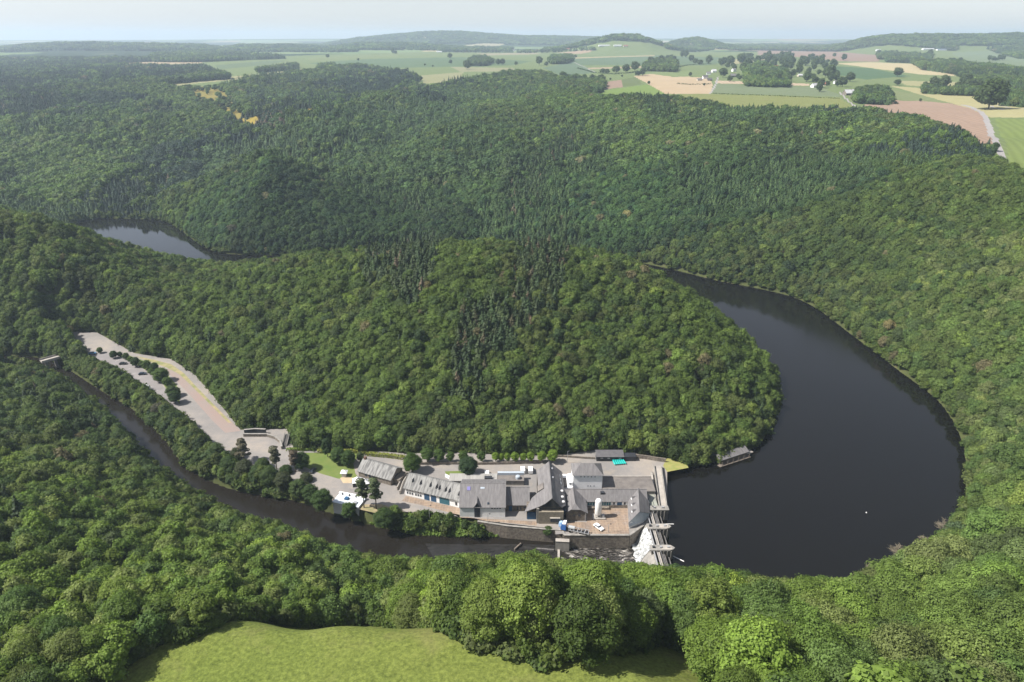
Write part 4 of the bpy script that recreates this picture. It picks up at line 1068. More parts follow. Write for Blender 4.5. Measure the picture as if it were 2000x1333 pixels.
# --- long garage wing, turned towards the left
a = Vector(W(792, 967, 0)); bq = Vector(W(898, 992, 0)); L_ = (bq - a).length; ang = math.atan2(bq.y - a.y, bq.x - a.x)
wing = empty('garage_building', a, ang, 'long white garage wing with streaky slate roof, eight small pointed dormers and blue doors', 'building')
gable_walls(MB(), 0, L_, 0, 10.4, 4.0, 7.7).build('wall', M_WHITE, wing)
gable_roof(MB(), 0, L_, 0, 10.4, 4.0, 7.7, .6).build('roof', M_SLATE_OLD, wing)
for t in (.045, .09, .135, .2, .245, .29):
    wall_piece(wing, 'window', M_GLASS, L_ * t - .35, L_ * t + .35, .9, 2.0)
for t in (.05, .095, .14, .205, .25, .295): wall_piece(wing, 'window', M_GLASS, L_ * t - .3, L_ * t + .3, 2.7, 3.2)
for t0, t1, mm in ((.355, .45, M_BLUE), (.478, .575, M_BLUE), (.635, .815, M_TEAL)):
    d = wall_piece(wing, 'garage_door', mm, L_ * t0, L_ * t1, .05, 3.1, out=.07)
    f = MB()
    for k in range(1, 5): f.box(L_ * t0, L_ * t1, -.10, -.07, .6 * k, .6 * k + .05)
    f.build('door_rib', M_DARK, d)
wall_piece(wing, 'window', M_GLASS, L_ * .925, L_ * .925 + .7, .9, 2.4, frame=M_STONE)
for t, dy in ((.10, 2.2), (.25, 2.0), (.43, 2.0), (.545, 1.9), (.60, 1.8), (.715, 1.6), (.785, 1.6), (.96, 1.3)):
    z = 4.0 + dy * 3.7 / 5.2
    d = MB()
    x = L_ * t; w_ = .42; zt = z + 1.55; yf = dy - .1; yb = dy + 2.2
    d.add([(x - w_, yf, z), (x + w_, yf, z), (x, yf, zt), (x - w_, yb, z), (x + w_, yb, z), (x, yb, zt)], [(0, 1, 2), (3, 5, 4), (0, 2, 5, 3), (1, 4, 5, 2)])
    dd = d.build('dormer', M_SLATE_DARK, wing)
    MB().add([(x - w_ * .7, yf - .04, z + .1), (x + w_ * .7, yf - .04, z + .1), (x, yf - .04, zt - .35)], [(0, 1, 2)]).build('pane', M_GLASS, dd)

# --- big hall
hall = empty('hall', (-21.3, 226.6, 0), 0, 'big white walled hall with wide grey roof and tall dark pointed doorway', 'building')
gable_walls(MB(), 0, 18.5, 0, 19, 4.9, 9.6).build('wall', M_WHITE, hall)
gable_roof(MB(), 0, 18.5, 0, 19, 4.9, 9.6, .3).build('roof', M_SLATE, hall)
d = MB(); d.add([(5.9, -.12, .05), (8.3, -.12, .05), (8.3, -.12, 4.6), (7.1, -.12, 6.3), (5.9, -.12, 4.6), (5.9, .02, .05), (8.3, .02, .05), (8.3, .02, 4.6), (7.1, .02, 6.3), (5.9, .02, 4.6)],
   [(0, 1, 2, 3, 4), (9, 8, 7, 6, 5), (0, 5, 6, 1), (1, 6, 7, 2), (2, 7, 8, 3), (3, 8, 9, 4), (4, 9, 5, 0)])
dg = d.build('door', mat('charcoal_door', (.055, .065, .08), (.045, .05, .065), 1), hall)
MB().bar((5.9, -.16, 3.2), (8.3, -.16, 3.2), .08).bar((7.1, -.16, .1), (7.1, -.16, 5.9), .08).build('frame', M_DARK, dg)
MB().add([(5.5, -.3, 4.75), (8.7, -.3, 4.75), (7.1, -.3, 7.4), (7.1, 4.2, 7.35), (5.5, .1, 5.0), (8.7, .1, 5.0)], [(0, 2, 3, 4), (1, 5, 3, 2)]).build('door_hood', M_SLATE, hall)
for x in (12.8, 13.9, 15.0, 16.1): wall_piece(hall, 'window', M_GLASS, x, x + .7, 4.15, 4.6)
sk = MB().box(2.7, 4.0, 5.9, 7.3, 0, .14)
def on_roof(mb_v, root, name, m, x0, x1, y0, y1, h, k, lift=.26, th=.12):
    z = lambda y: h + y * k + lift
    return MB().add([(x0, y0, z(y0)), (x1, y0, z(y0)), (x1, y1, z(y1)), (x0, y1, z(y1)), (x0, y0, z(y0) + th), (x1, y0, z(y0) + th), (x1, y1, z(y1) + th), (x0, y1, z(y1) + th)],
       [(0, 3, 2, 1), (4, 5, 6, 7), (0, 1, 5, 4), (1, 2, 6, 5), (2, 3, 7, 6), (3, 0, 4, 7)]).build(name, m, root)
k_ = 4.7 / 9.5
on_roof(0, hall, 'skylight', mat('violet_skylight', (.22,.20,.42), (.18,.17,.36), 1, rough=.2), 2.7, 4.0, 6.6, 8.1, 4.9, k_)
on_roof(0, hall, 'skylight', M_PALEMETAL, 8.2, 9.9, 7.2, 7.9, 4.9, k_)
on_roof(0, hall, 'skylight', M_GLASS, 11.2, 12.0, .9, 1.7, 4.9, k_)

# --- link building between hall and tower house
lk = empty('link_building', (-2.2, 230.5, 0), 0, 'low brown roofed link building between the white hall and the tall house', 'building')
gable_walls(MB(), -.3, 9.6, 0, 12, 3.4, 7.4).build('wall', M_STONE, lk)
gable_roof(MB(), -.3, 9.6, 0, 12, 3.4, 7.4, .5, x_over=0).build('roof', M_SLATE, lk)
for x in (4.3, 5.5): wall_piece(lk, 'window', M_GLASS, x, x + .6, .6, 2.2)
wall_piece(lk, 'window', M_GLASS, 7.0, 8.4, 1.4, 2.4)
wall_piece(lk, 'door', M_BLUE, .9, 2.2, .05, 2.6)

# --- tall house with the sweeping roof
th_ = empty('tall_house', (0, 0, 0), 0, 'tallest grey slate house with sweeping roof, pale chimney pier and dark glazed gable', 'building')
xr, zr, yf, yb = 15.9, 12.3, 223.2, 248.2
MB().box(10.9, 20.6, yf + .3, yb, 0, 6.2).box(6.0, 10.9, 225.6, 236, 0, 4.2).box(10.9, 12.0, 236, yb, 0, 7).build('wall', M_STONE, th_)
MB().box(10.8, 20.7, yf - .9, yf + .3, 0, 5.9).build('front_wall', mat('buff_stone', (.30,.26,.20), (.20,.17,.135), .9, detail=8), th_)
g = MB().add([(11.2, yf + .7, 6.0), (20.5, yf + .7, 6.0), (20.3, yf + .7, 7.4), (xr, yf + .7, zr - .25), (11.2, yf + .7, 8.2)], [(0, 1, 2, 3, 4)]).build('gable_glazing', M_GLASS, th_)
f = MB()
for x in (13, 14.5, 16, 17.5, 19): f.bar((x, yf + .6, 6.0), (x, yf + .6, 9.4 + (2.2 - abs(x - 16) * .9)), .12)
f.build('mullion', M_DARK, g)
rf = MB()
def slab(mb, P, th=.25, mi=0):
    n = len(P); v = [tuple(p) for p in P] + [(p[0], p[1], p[2] + th) for p in P]
    return mb.add(v, [tuple(range(n))[::-1], tuple(range(n, 2 * n))] + [(i, (i + 1) % n, n + (i + 1) % n, n + i) for i in range(n)], mi)
slab(rf, [(xr, yf - .8, zr), (xr, yb, zr), (21.9, yb + .4, 6.6), (21.9, yf + 2.8, 6.2), (20.0, yf - .4, 7.6)])          # right plane
slab(rf, [(xr, yf - .8, zr), (13.4, yf - .6, 9.7), (10.9, yf + 9.2, 7.9), (10.9, yb + .4, 7.4), (xr, yb, zr)])            # left plane
slab(rf, [(13.4, yf - .6, 9.7), (11.3, yf - .3, 8.1), (4.9, yf + 1.7, 3.6), (8.2, yf + 8.6, 5.4), (10.9, yf + 9.2, 7.9)])   # sweep to the lower left
rf.bar((xr, yf - .8, zr + .25), (xr, yb, zr + .25), .35, .12)
rf.build('roof', M_SLATE, th_)
MB().box(9.9, 10.9, yf - .6, yf + 1.6, 0, 7.2).build('chimney', M_CONC, th_)
MB().box(6.2, 9.7, 225.1, 225.55, .1, 3.4).build('door', M_BLUE, th_)
for yy in (224.8,): 
    w1 = MB().box(15.5, 19.2, yf - 1.0, yf - .88, .9, 3.0).build('window', M_GLASS, th_)
    MB().box(15.3, 19.4, yf - 1.5, yf - .88, 3.0, 3.25).build('lintel', M_CONC_PALE, w1)
w1 = MB()
o = MB().add([(10.6, 232.3, 8.25), (13.0, 232.3, 10.0), (13.0, 236.3, 10.0), (10.6, 236.3, 8.15), (10.6, 232.3, 8.6), (13.0, 232.3, 10.3), (13.0, 236.3, 10.3), (10.6, 236.3, 8.5)],
   [(0, 3, 2, 1), (4, 5, 6, 7), (0, 1, 5, 4), (1, 2, 6, 5), (2, 3, 7, 6), (3, 0, 4, 7)]).build('roof_terrace', M_FELT, th_)
for i, (x, y, z) in enumerate([(17.0, 244.5, 11.2), (17.0, 238.0, 11.2), (20.6, 229.5, 7.7), (20.8, 226.4, 7.6), (20.7, 233.5, 7.7)]):
    MB().box(x - .45, x + .45, y - .5, y + .5, z, z + .45).build('roof_vent', M_TENT if i > 1 else M_STEEL, th_)
for y0 in (238.5, 241.0, 243.5): MB().add([(21.95, y0, 5.9), (21.95, y0 + 1.6, 5.9), (20.5, y0 + 1.6, 8.2), (20.5, y0, 8.2)], [(0, 1, 2, 3)]).build('window', M_PALEMETAL, th_)
MB().box(20.6, 21.6, 223.6, 236, 0, 6.1).build('side_glazing', M_GLASS, th_)

# --- small gabled building in front of the long range
sg = empty('gabled_building', (0, 0, 0), 0, 'small stone building with half hipped grey roof beside the silo yard', 'building')
MB().add([(22, 224.2, 0), (30.2, 224.2, 0), (30.2, 234, 0), (22, 234, 0), (22, 224.2, 4.1), (30.2, 224.2, 4.1), (30.2, 234, 4.1), (22, 234, 4.1), (24.3, 224.2, 5.5), (27.3, 224.2, 5.2)],
   [(0, 3, 2, 1), (0, 1, 5, 9, 8, 4), (1, 2, 6, 5), (2, 3, 7, 6), (3, 0, 4, 7)]).build('wall', M_STONE, sg)
rf = MB()
slab(rf, [(25.6, 226.4, 7.2), (25.6, 237, 7.2), (21.6, 237, 3.9), (21.6, 223.9, 3.9), (23.8, 223.9, 5.6)])
slab(rf, [(25.6, 226.4, 7.2), (27.6, 223.9, 5.5), (30.8, 223.9, 3.7), (30.8, 237, 3.7), (25.6, 237, 7.2)])
slab(rf, [(25.6, 226.4, 7.2), (23.8, 223.9, 5.6), (27.6, 223.9, 5.5)])
rf.build('roof', M_SLATE, sg)
for x in (24.6, 26.8): MB().box(x, x + 1.0, 224.1, 224.25, 2.3, 3.1).build('window', M_GLASS, sg)
MB().box(29.6, 30.0, 224.05, 224.3, 0, 4).build('downpipe', M_STEEL, sg)

# --- long range with blue windows
lr = empty('long_range', (0, 0, 0), 0, 'long grey roofed range with white wall and blue windows behind the silo', 'building')
gable_walls(MB(), 22.5, 56, 232.8, 239.6, 3.5, 6.5, 236.4).build('wall', M_WHITE, lr)
MB().box(40.5, 49, 232.45, 232.78, 0, 1.3).box(30.4, 40.5, 231.2, 232.78, 0, 1.0).build('plinth', M_STONE, lr)
gable_roof(MB(), 22.5, 56, 232.8, 239.6, 3.5, 6.5, .5, yr=236.4).build('roof', M_SLATE, lr)
for x in (31.6, 32.6, 33.6, 36.4, 37.4, 38.4, 39.4, 40.4): wall_piece(lr, 'window', M_TEAL, x, x + .85, 1.2, 2.9, y=232.8, frame=M_WHITE)
for x in (42.2, 46.7, 48.0): wall_piece(lr, 'window', M_GLASS, x, x + .8, 1.5, 2.8, y=232.8, frame=M_WHITE)
wall_piece(lr, 'door', M_BLUE, 43.9, 45.9, 1.3, 3.1, y=232.8)
MB().box(37.0, 38.6, 234.6, 235.9, 4.9, 6.2).build('chimney', M_DARK, lr)
MB().box(30.9, 34.6, 232.2, 232.78, 3.0, 3.25).build('awning', M_DARK, lr)

# --- white block with hipped roof
wb = empty('white_block', (0, 0, 0), 0, 'tall plain white block with hipped grey roof behind the long range', 'building')
MB().box(26.1, 38.5, 242.0, 250.4, 0, 9.9).build('wall', M_WHITE, wb)
rf = MB(); e = .45
A_ = [(26.1 - e, 242 - e, 9.9), (38.5 + e, 242 - e, 9.9), (38.5 + e, 250.4 + e, 9.9), (26.1 - e, 250.4 + e, 9.9), (29.4, 246.2, 12.9), (35.2, 246.2, 12.9)]
rf.add(A_, [(0, 1, 5, 4), (1, 2, 5), (2, 3, 4, 5), (3, 0, 4), (0, 3, 2, 1)]).build('roof', M_SLATE, wb)
for x in (29.2, 30.7, 32.2, 33.7, 35.2): wall_piece(wb, 'window', M_GLASS, x, x + .32, 8.7, 9.25, y=242)
for x in (32.4, 33.5, 35.0): wall_piece(wb, 'window', M_GLASS, x, x + .3, 4.0, 4.5, y=242)
MB().box(38.5, 38.9, 243, 243.4, 0, 9.8).build('downpipe', M_STEEL, wb)
ax = empty('white_annex', (0, 0, 0), 0, 'low white annex with brown flat roof between tall house and white block', 'building')
MB().box(21.2, 26.0, 240.2, 250.2, 0, 4.6).build('wall', M_WHITE, ax)
MB().box(21.4, 23.6, 240.4, 247.4, 4.6, 4.75).build('roof', M_FELT, ax)
MB().box(24.2, 25.9, 241.5, 248.0, 4.6, 6.4).build('stair_head', M_WHITE, ax)
wall_piece(ax, 'window', M_GLASS, 24.8, 25.3, 5.2, 6.0, y=241.5)

# --- flat roofs
fr = empty('flat_roofed_hall', (0, 0, 0), 0, 'wide flat brown gravel roof between the white block and the dam walkway', 'building')
MB().box(38.95, 61.0, 239.7, 249.7, 0, 3.0).build('wall', M_CONC, fr)
MB().box(38.8, 61.2, 239.6, 249.9, 3.0, 3.25).build('roof', M_FELT, fr)
MB().box(38.8, 61.2, 249.9, 250.4, 0, 3.6).build('parapet', M_CONC_PALE, fr)
lo = empty('low_store', (0, 0, 0), 0, 'low store with mossy pale green flat roof beside the dam walkway', 'building')
MB().box(57.6, 60.6, 230.4, 239.2, 0, 1.7).build('wall', M_CONC, lo)
MB().box(57.5, 60.7, 230.3, 239.3, 1.7, 1.85).build('roof', M_GREENROOF, lo)

# --- building at the dam corner
cb = empty('corner_building', (0, 0, 0), 0, 'grey gabled building at the dam corner with three dormers and glazed front slope', 'building')
MB().prism([(46.9, 219.4), (53.2, 222.8), (55.9, 225.5), (57.4, 236.5), (49, 236.5)], 0, 2.9).build('wall', M_WHITE, cb)
rf = MB(); a0 = (50.9, 221.2, 6.7); a1 = (53.1, 237.0, 6.7)
slab(rf, [a0, a1, (48.6, 237.0, 3.0), (46.5, 219.3, 2.7)], .2)
slab(rf, [a0, (55.9, 225.0, 3.0), (57.9, 237.0, 3.0), a1], .2)
rf.build('roof', M_SLATE, cb)
slab(MB(), [a0, (46.5, 219.3, 2.7), (46.6, 218.9, 1.2), (54.2, 223.0, 1.2), (55.9, 225.0, 3.0)], .12).build('glazed_slope', M_PALEMETAL, cb)
for t, s in ((.18, .45), (.45, .45), (.72, .42)):
    y = 221.2 + 15.8 * t; xr_ = 50.9 + 2.2 * t; x = xr_ - 2.1; z = 4.9
    dd = MB().add([(x - .5, y - .45, z - .1), (x + 1.3, y - .45, z + 1.0), (x - .5, y + .45, z - .1), (x - .5, y, z + 1.0), (x + 1.3, y + .45, z + 1.0)], [(0, 1, 3), (3, 1, 4), (3, 4, 2), (0, 3, 2)]).build('dormer', M_SLATE_DARK, cb)
    MB().box(x - .9, x - .55, y - .5, y + .5, z - .35, z - .15).build('sill', M_WHITE, dd)
MB().bar((57.9, 229, 3.4), (57.9, 236, 3.4), .12).bar((56.5, 230, 4.4), (58.6, 228.5, 3.4), .12).build('gutter', M_DARK, cb)

# --- barn on the left
a = Vector(W(701, 931, 0)); bq = Vector(W(764, 949, 0)); Lb = (bq - a).length; ang = math.atan2(bq.y - a.y, bq.x - a.x)
bn = empty('stone_barn', a, ang, 'old stone barn with grey slate roof and brown chimney left of the garage wing', 'building')
gable_walls(MB(), 0, Lb, 0, 9.5, 3.2, 6.4).build('wall', M_STONE, bn)
gable_roof(MB(), 0, Lb, 0, 9.5, 3.2, 6.4, .5).build('roof', M_SLATE_OLD, bn)
MB().box(.2, 1.2, 4.4, 5.5, 5.2, 7.6).build('chimney', mat('brown_brick', (.16, .09, .065), (.11, .07, .055), 3), bn)
for t in (.2, .32, .44): wall_piece(bn, 'window', M_GLASS, Lb * t, Lb * t + 1.2, 1.3, 2.6)
MB().box(Lb, Lb + .06, 3.2, 5.8, .1, 3.2).build('door', M_DARK, bn)
MB().box(Lb + .1, Lb + 3.0, 2, 8.6, 0, 2.4).build('lean_to', M_STONE, bn)

# --- low service building behind the hall, with plant on its roof
a = W(885, 948, 0)
sv = empty('service_building', (0, 0, 0), 0, 'long low pale flat roofed service building behind the hall with dark roof plant', 'building')
MB().box(-27.5, 5.2, 248.2, 253.4, 0, 2.4).build('wall', M_CONC, sv)
MB().box(-27.7, -6.6, 248.0, 253.6, 2.4, 2.6).build('roof', mat('pale_sheet_roof', (.33,.32,.30), (.25,.24,.225), .3, mapping=(3, .3, 1), detail=6), sv)
MB().box(-6.4, 5.3, 248.0, 252.2, 2.4, 2.6).build('roof', M_FELT, sv)
MB().box(-6.4, 5.3, 252.4, 253.6, 2.4, 3.7).build('parapet', M_PALEMETAL, sv)
pl = MB()
for i in range(5): pl.bar((-12.0 + i * .75, 248.8, 2.6), (-11.7 + i * .75, 250.4, 4.3), .1)
pl.box(-12.1, -8.8, 249.0, 250.6, 2.62, 3.4).build('roof_plant', M_DARK, sv)
# tank on that roof
tk = MB().lathe([(1.05, 0), (1.05, 1.1), (.8, 1.35), (0.05, 1.45)], (2.6, 249.9, 2.62), 18).build('roof_tank', M_PALEMETAL); tag(tk, 'round pale blue tank standing on the roof beside the tall house', 'tank')
# ------------------------------------------------------------ dam, walls, stairs
dm = empty('dam_walkway', (0, 0, 0), 0, 'straight pale concrete walkway along the dam crest beside the lake', 'walkway')
A0, A1 = (64.6, 262.0), (61.0, 229.8); B0, B1 = (68.2, 262.0), (64.4, 229.8)
MB().prism([A0, A1, B1, B0], -9, 1.0).build('deck', M_CONC_PALE, dm)
def strip(mb, p, q, w_, z0, z1): 
    p = Vector((*p, 0)); q = Vector((*q, 0)); d = (q - p).normalized(); n = Vector((-d.y, d.x, 0)) * w_ / 2
    return mb.prism([(p + n)[:2], (q + n)[:2], (q - n)[:2], (p - n)[:2]], z0, z1)
pp = strip(MB(), (64.8, 261.5), (61.2, 230), .35, 1.0, 1.9); pp.build('parapet', M_CONC, dm)
pp = strip(MB(), (68.0, 261.5), (64.25, 230), .35, 1.0, 1.9); pp.build('parapet', M_CONC, dm)
strip(MB(), (62.6, 256), (59.9, 230.2), .9, 0, 1.5).build('side_wall', M_CONC_PALE, dm)
strip(MB(), (63.4, 258), (60.6, 230.2), .55, -.2, .35).build('channel', M_CONC_DARK, dm)

def pier(y, xl, xr, label, w_=2.7, point=True):
    r = empty('dam_pier', (0, 0, 0), 0, label, 'dam pier', 'piers of the dam')
    w_ *= 1.15
    P = [(xl, y - w_ / 2), (xr - 2.4, y - w_ / 2), (xr - 1.2, y - w_ * .4), (xr, y), (xr - 1.2, y + w_ * .4), (xr - 2.4, y + w_ / 2), (xl, y + w_ / 2)] if point else \
        [(xl, y - w_ / 2), (xr, y - w_ / 2), (xr, y + w_ / 2), (xl, y + w_ / 2)]
    c = Vector((sum(p[0] for p in P) / len(P), y))
    Q = [tuple(c + (Vector(p) - c) * .93) for p in P]
    MB().prism(Q, -9, 2.2).build('shaft', M_CONC_DARK, r)
    MB().prism(P, 2.2, 2.7).build('cap', M_CONC, r)
    if point: MB().box(xr - 5.0, xr - 1.3, y - w_ * .38, y + w_ * .38, 2.7, 2.85).build('cap_plate', M_CONC_PALE, r)
    f = MB()
    for k in range(4):
        x = xl + (xr - xl) * (.35 + .15 * k); f.box(x, x + .35, y - w_ / 2 - .12, y - w_ / 2 + .1, -6, 2.1)
    f.build('buttress', M_CONC, r)
    for x in (xl + .8, xl + 3.6, xr - 3):
        MB().box(x, x + .9, y - .4, y + .4, 2.7, 3.3).build('gear_box', M_DARK if x < xl + 1 else M_STEEL, r)
    return r
pier(229.2, 54.6, 64.6, 'square ended concrete dam pier at the end of the crest walkway', 2.4, False)
pier(217.6, 53.6, 63.2, 'boat shaped concrete dam pier, the middle one')
pier(205.2, 52.6, 62.0, 'boat shaped concrete dam pier nearest the wood')
def bay(y0, y1, x, label):
    r = empty('sluice_gate', (0, 0, 0), 0, label, 'sluice gate', 'sluice gates of the dam')
    n = 9; v = []; f = []
    for k in range(n):
        t = k / (n - 1.) * 1.25; xx = x + 4.6 - 2.6 * math.cos(t); zz = -5.6 + 6.2 * math.sin(t) * .95
        v += [(xx, y0, zz), (xx, y1, zz)]
    for k in range(n - 1): f.append((2 * k, 2 * k + 1, 2 * k + 3, 2 * k + 2))
    MB().add(v, f).build('gate_leaf', M_CONC_DARK, r)
    MB().box(x + 4.3, x + 5.2, y0, y1, -6, .9).box(x + 6.6, x + 7.0, y0, y1, -6, -.6).build('gate_beam', M_CONC_DARK, r)
    MB().box(x + 2.1, x + 3.1, y0 - .1, y1 + .1, 1.5, 1.8).build('footbridge', M_CONC_PALE, r)
    MB().bar((x + .9, y0, 2.2), (x + .9, y1, 2.2), .35).bar((x + 1.9, y0, 2.5), (x + 1.9, y1, 2.5), .08).bar((x + 3.4, y0, 2.5), (x + 3.4, y1, 2.5), .08).build('handrail', M_STEEL, r)
    m_ = MB()
    for yy in (y0 + 1.2, (y0 + y1) / 2, y1 - 1.2): m_.bar((x + 3.4, yy, 1.0), (x + 7.6, yy, -3.4), .3).bar((x + 4.2, yy, -1), (x + 7.6, yy, -3.2), .2)
    m_.bar((x + 5.4, y0, .3), (x + 5.4, y1, .3), .3).build('lifting_arm', M_RUST, r)
    return r
bay(218.9, 227.9, 54.4, 'dark sluice gate bay beside the walkway pier')
bay(206.5, 216.3, 53.6, 'dark sluice gate bay with rusty arms between the two pointed piers')
bay(194.5, 203.9, 52.8, 'dark sluice gate bay half hidden by the near trees')
o = empty('spillway', (0, 0, 0), 0, 'curved pale concrete spillway apron below the sluice gates', 'spillway')
v = []; f = []; n = 10
for k in range(n):
    t = k / (n - 1.); xx = 55.4 - 5.4 * t; zz = .9 - 8.2 * t ** 1.8
    v += [(xx - 1.6, 194.0, zz), (xx, 228.0, zz)]
for k in range(n - 1): f.append((2 * k, 2 * k + 1, 2 * k + 3, 2 * k + 2))
MB().add(v, f).build('apron', M_CONC, o)
MB().bar((54.9, 218, .4), (53.6, 194, .4), .7, 1.6).build('crest', M_CONC, o)
# --- foaming water below the gates
m, nt, b = newmat('white_water')
nn = noise(nt, .9, 8, .7, mapping=(.5, 1.6, 1)); nt.links.new(ramp(nt, nn, [(.38, (.10,.10,.10)), (.50, (.40,.41,.41)), (.62, (.78,.79,.79))]), b.inputs['Base Color'])
b.inputs['Roughness'].default_value = .5; bump(nt, b, nn, .8, .3); M_FOAM = m
v = []; f = []; n = 14
for k in range(n):
    t = k / (n - 1.)
    for j in range(n):
        s = j / (n - 1.)
        x = 54.3 - 6.6 * t + (RS.rand() - .5) * (1.6 if k > n - 4 else .2); y = 206.2 + 13.2 * s
        q_ = max(0., 55.4 - x - 1.6 * (228 - y) / 34) / 5.4; z = max(.9 - 8.2 * q_ ** 1.8, -6.05) + .35 + RS.rand() * .2
        v.append((x, y, z))
for k in range(n - 1):
    for j in range(n - 1): f.append((k * n + j, k * n + j + 1, (k + 1) * n + j + 1, (k + 1) * n + j))
o = MB().add(v, f).build('white_water', M_FOAM); o['kind'] = 'structure'
# rapids: river surface streaked with foam
m, nt, b = newmat('streaked_rapids')
tc = N(nt, 'ShaderNodeTexCoord'); nz = N(nt, 'ShaderNodeTexNoise'); nz.inputs['Scale'].default_value = .35; nz.inputs['Detail'].default_value = 8; nz.inputs['Distortion'].default_value = 2.5; nz.inputs['Roughness'].default_value = .65
mp = N(nt, 'ShaderNodeMapping'); mp.inputs['Scale'].default_value = (.45, 1.3, 1); nt.links.new(tc.outputs['Object'], mp.inputs[0]); nt.links.new(mp.outputs[0], nz.inputs['Vector'])
nt.links.new(ramp(nt, nz.outputs['Fac'], [(.46, (.018,.016,.014)), (.54, (.07,.065,.06)), (.60, (.22,.2,.18)), (.68, (.62,.6,.57))]), b.inputs['Base Color'])
b.inputs['Roughness'].default_value = .2; bump(nt, b, nz.outputs['Fac'], .5, .3)
flat('rapids', [(1090,1062),(1130,1062),(1190,1066),(1235,1063),(1258,1085),(1262,1120),(1180,1130),(1090,1120)], -5.94, m)
m2 = mat('faint_ripples', (.035,.033,.032), (.012,.011,.010), .6, rough=.25, mapping=(.5, 1.6, 1), detail=8)
flat('ripples', [(830,1062),(900,1064),(960,1063),(1060,1064),(1088,1066),(1088,1112),(1000,1118),(860,1110)], -5.95, m2)

def wallrun(name, P, z0, z1, w_, m, label, cat='wall', cap=None):
    r = empty(name, (0, 0, 0), 0, label, cat)
    mb = MB(); cb_ = MB()
    for p, q in zip(P[:-1], P[1:]):
        strip(mb, p, q, w_, z0, z1)
        if cap: strip(cb_, p, q, w_ + .25, z1, z1 + .18)
    mb.build('wall', m, r)
    if cap: cb_.build('coping', cap, r)
    return r
Wp = lambda L, z=0: [W(a, b, z)[:2] for a, b in L]
wallrun('retaining_wall', [(20.6, 215.3), (46.4, 215.2), (54.2, 222.4), (54.6, 229)], -9, .25, .7, M_STONE, 'high stone retaining wall holding the yard above the river below the dam', 'retaining wall', M_CONC)
wallrun('retaining_wall', [(20.6, 215.3), (20.3, 218.4), (13, 219.0), (-2, 221.0), (-14, 223.8)], -8, .15, .6, M_STONE, 'lower stone river wall in front of the tall house and hall', 'retaining wall', M_CONC)
wallrun('lookout_platform', [(17.2, 214.2), (22.6, 213.8)], -7, -1.4, 1.6, M_CONC, 'small concrete platform at the foot of the yard wall above the river', 'platform', M_CONC_PALE)
wallrun('groyne', [(9.5, 214.0), (16.5, 213.2)], -7, -5.2, .6, M_CONC_DARK, 'low grey concrete groyne beside the bush at the river wall', 'groyne')
wallrun('groyne', [(1.0, 213.5), (3.6, 216.8)], -7, -5.0, .5, M_WOOD, 'slanting timber beam in the river below the tall house', 'groyne')
wallrun('weir', [W(1091.5, 1058, -5.5)[:2], W(1091, 1112, -5.5)[:2]], -8, -5.3, .9, M_CONC_PALE, 'straight white weir sill crossing the river upstream of the rapids', 'weir')
wallrun('boundary_wall', Wp([(870,932),(880,937),(895,941),(925,945)]), 0, 1.6, .4, M_WHITE, 'white garden wall below the round tree behind the garage wing')
wallrun('boundary_wall', Wp([(1060,893),(1100,893),(1140,896),(1162,897)]), 0, 1.0, .4, M_STONE, 'low stone wall along the foot of the wood beside the lake shed')
wallrun('boundary_wall', Wp([(1240,895),(1262,897),(1285,901),(1300,903)]), 0, 2.0, .5, M_STONE, 'brown stone wall behind the turquoise boats towards the dam')
wallrun('boundary_wall', Wp([(820,908),(870,907),(930,908),(1000,907),(1060,904)]), 0, 1.3, .5, M_STONE, 'long dark stone wall at the foot of the bright shrub row')
wallrun('ramp_wall', Wp([(790,930),(783,944),(776,958)]), 0, 1.8, .35, M_CONC_PALE, 'pale concrete ramp wall nearest the barn', 'wall')
wallrun('ramp_wall', Wp([(797,931),(787,948),(781,966)]), 0, 1.8, .35, M_CONC_PALE, 'pale concrete ramp wall touching the garage wing', 'wall')
wallrun('terrace_wall', Wp([(478,848),(500,846),(520,847)]), 0, 2.4, .7, M_DARK, 'upper dark curved terrace wall above the forecourt loop', 'wall', M_CONC)
wallrun('terrace_wall', Wp([(476,853),(500,853),(522,853),(538,858),(548,866),(551,878)]), 0, 1.5, .6, M_STONE, 'lower curved stone terrace wall round the forecourt loop', 'wall', M_CONC)
st = empty('stairway', (0, 0, 0), 0, 'dark outdoor stairway climbing beside the curved terrace wall', 'stairs')
p0 = Vector(W(556, 872, 0)); p1 = Vector(W(562, 848, 3.2)); mb = MB()
for k in range(12):
    t = k / 12.; c_ = p0.lerp(p1, t); mb.box(c_.x - 1.1, c_.x + 1.1, c_.y - .4, c_.y + .5, -.2, .25 + 3.2 * t)
mb.build('step', M_CONC_DARK, st)
MB().bar(p0 + Vector((-1.2, 0, 1)), p1 + Vector((-1.2, 0, 1)), .2, .5).build('side_wall', M_CONC, st)
MB().bar(p0 + Vector((1.2, 0, 1)), p1 + Vector((1.2, 0, 1)), .2, .5).build('side_wall', M_CONC, st)

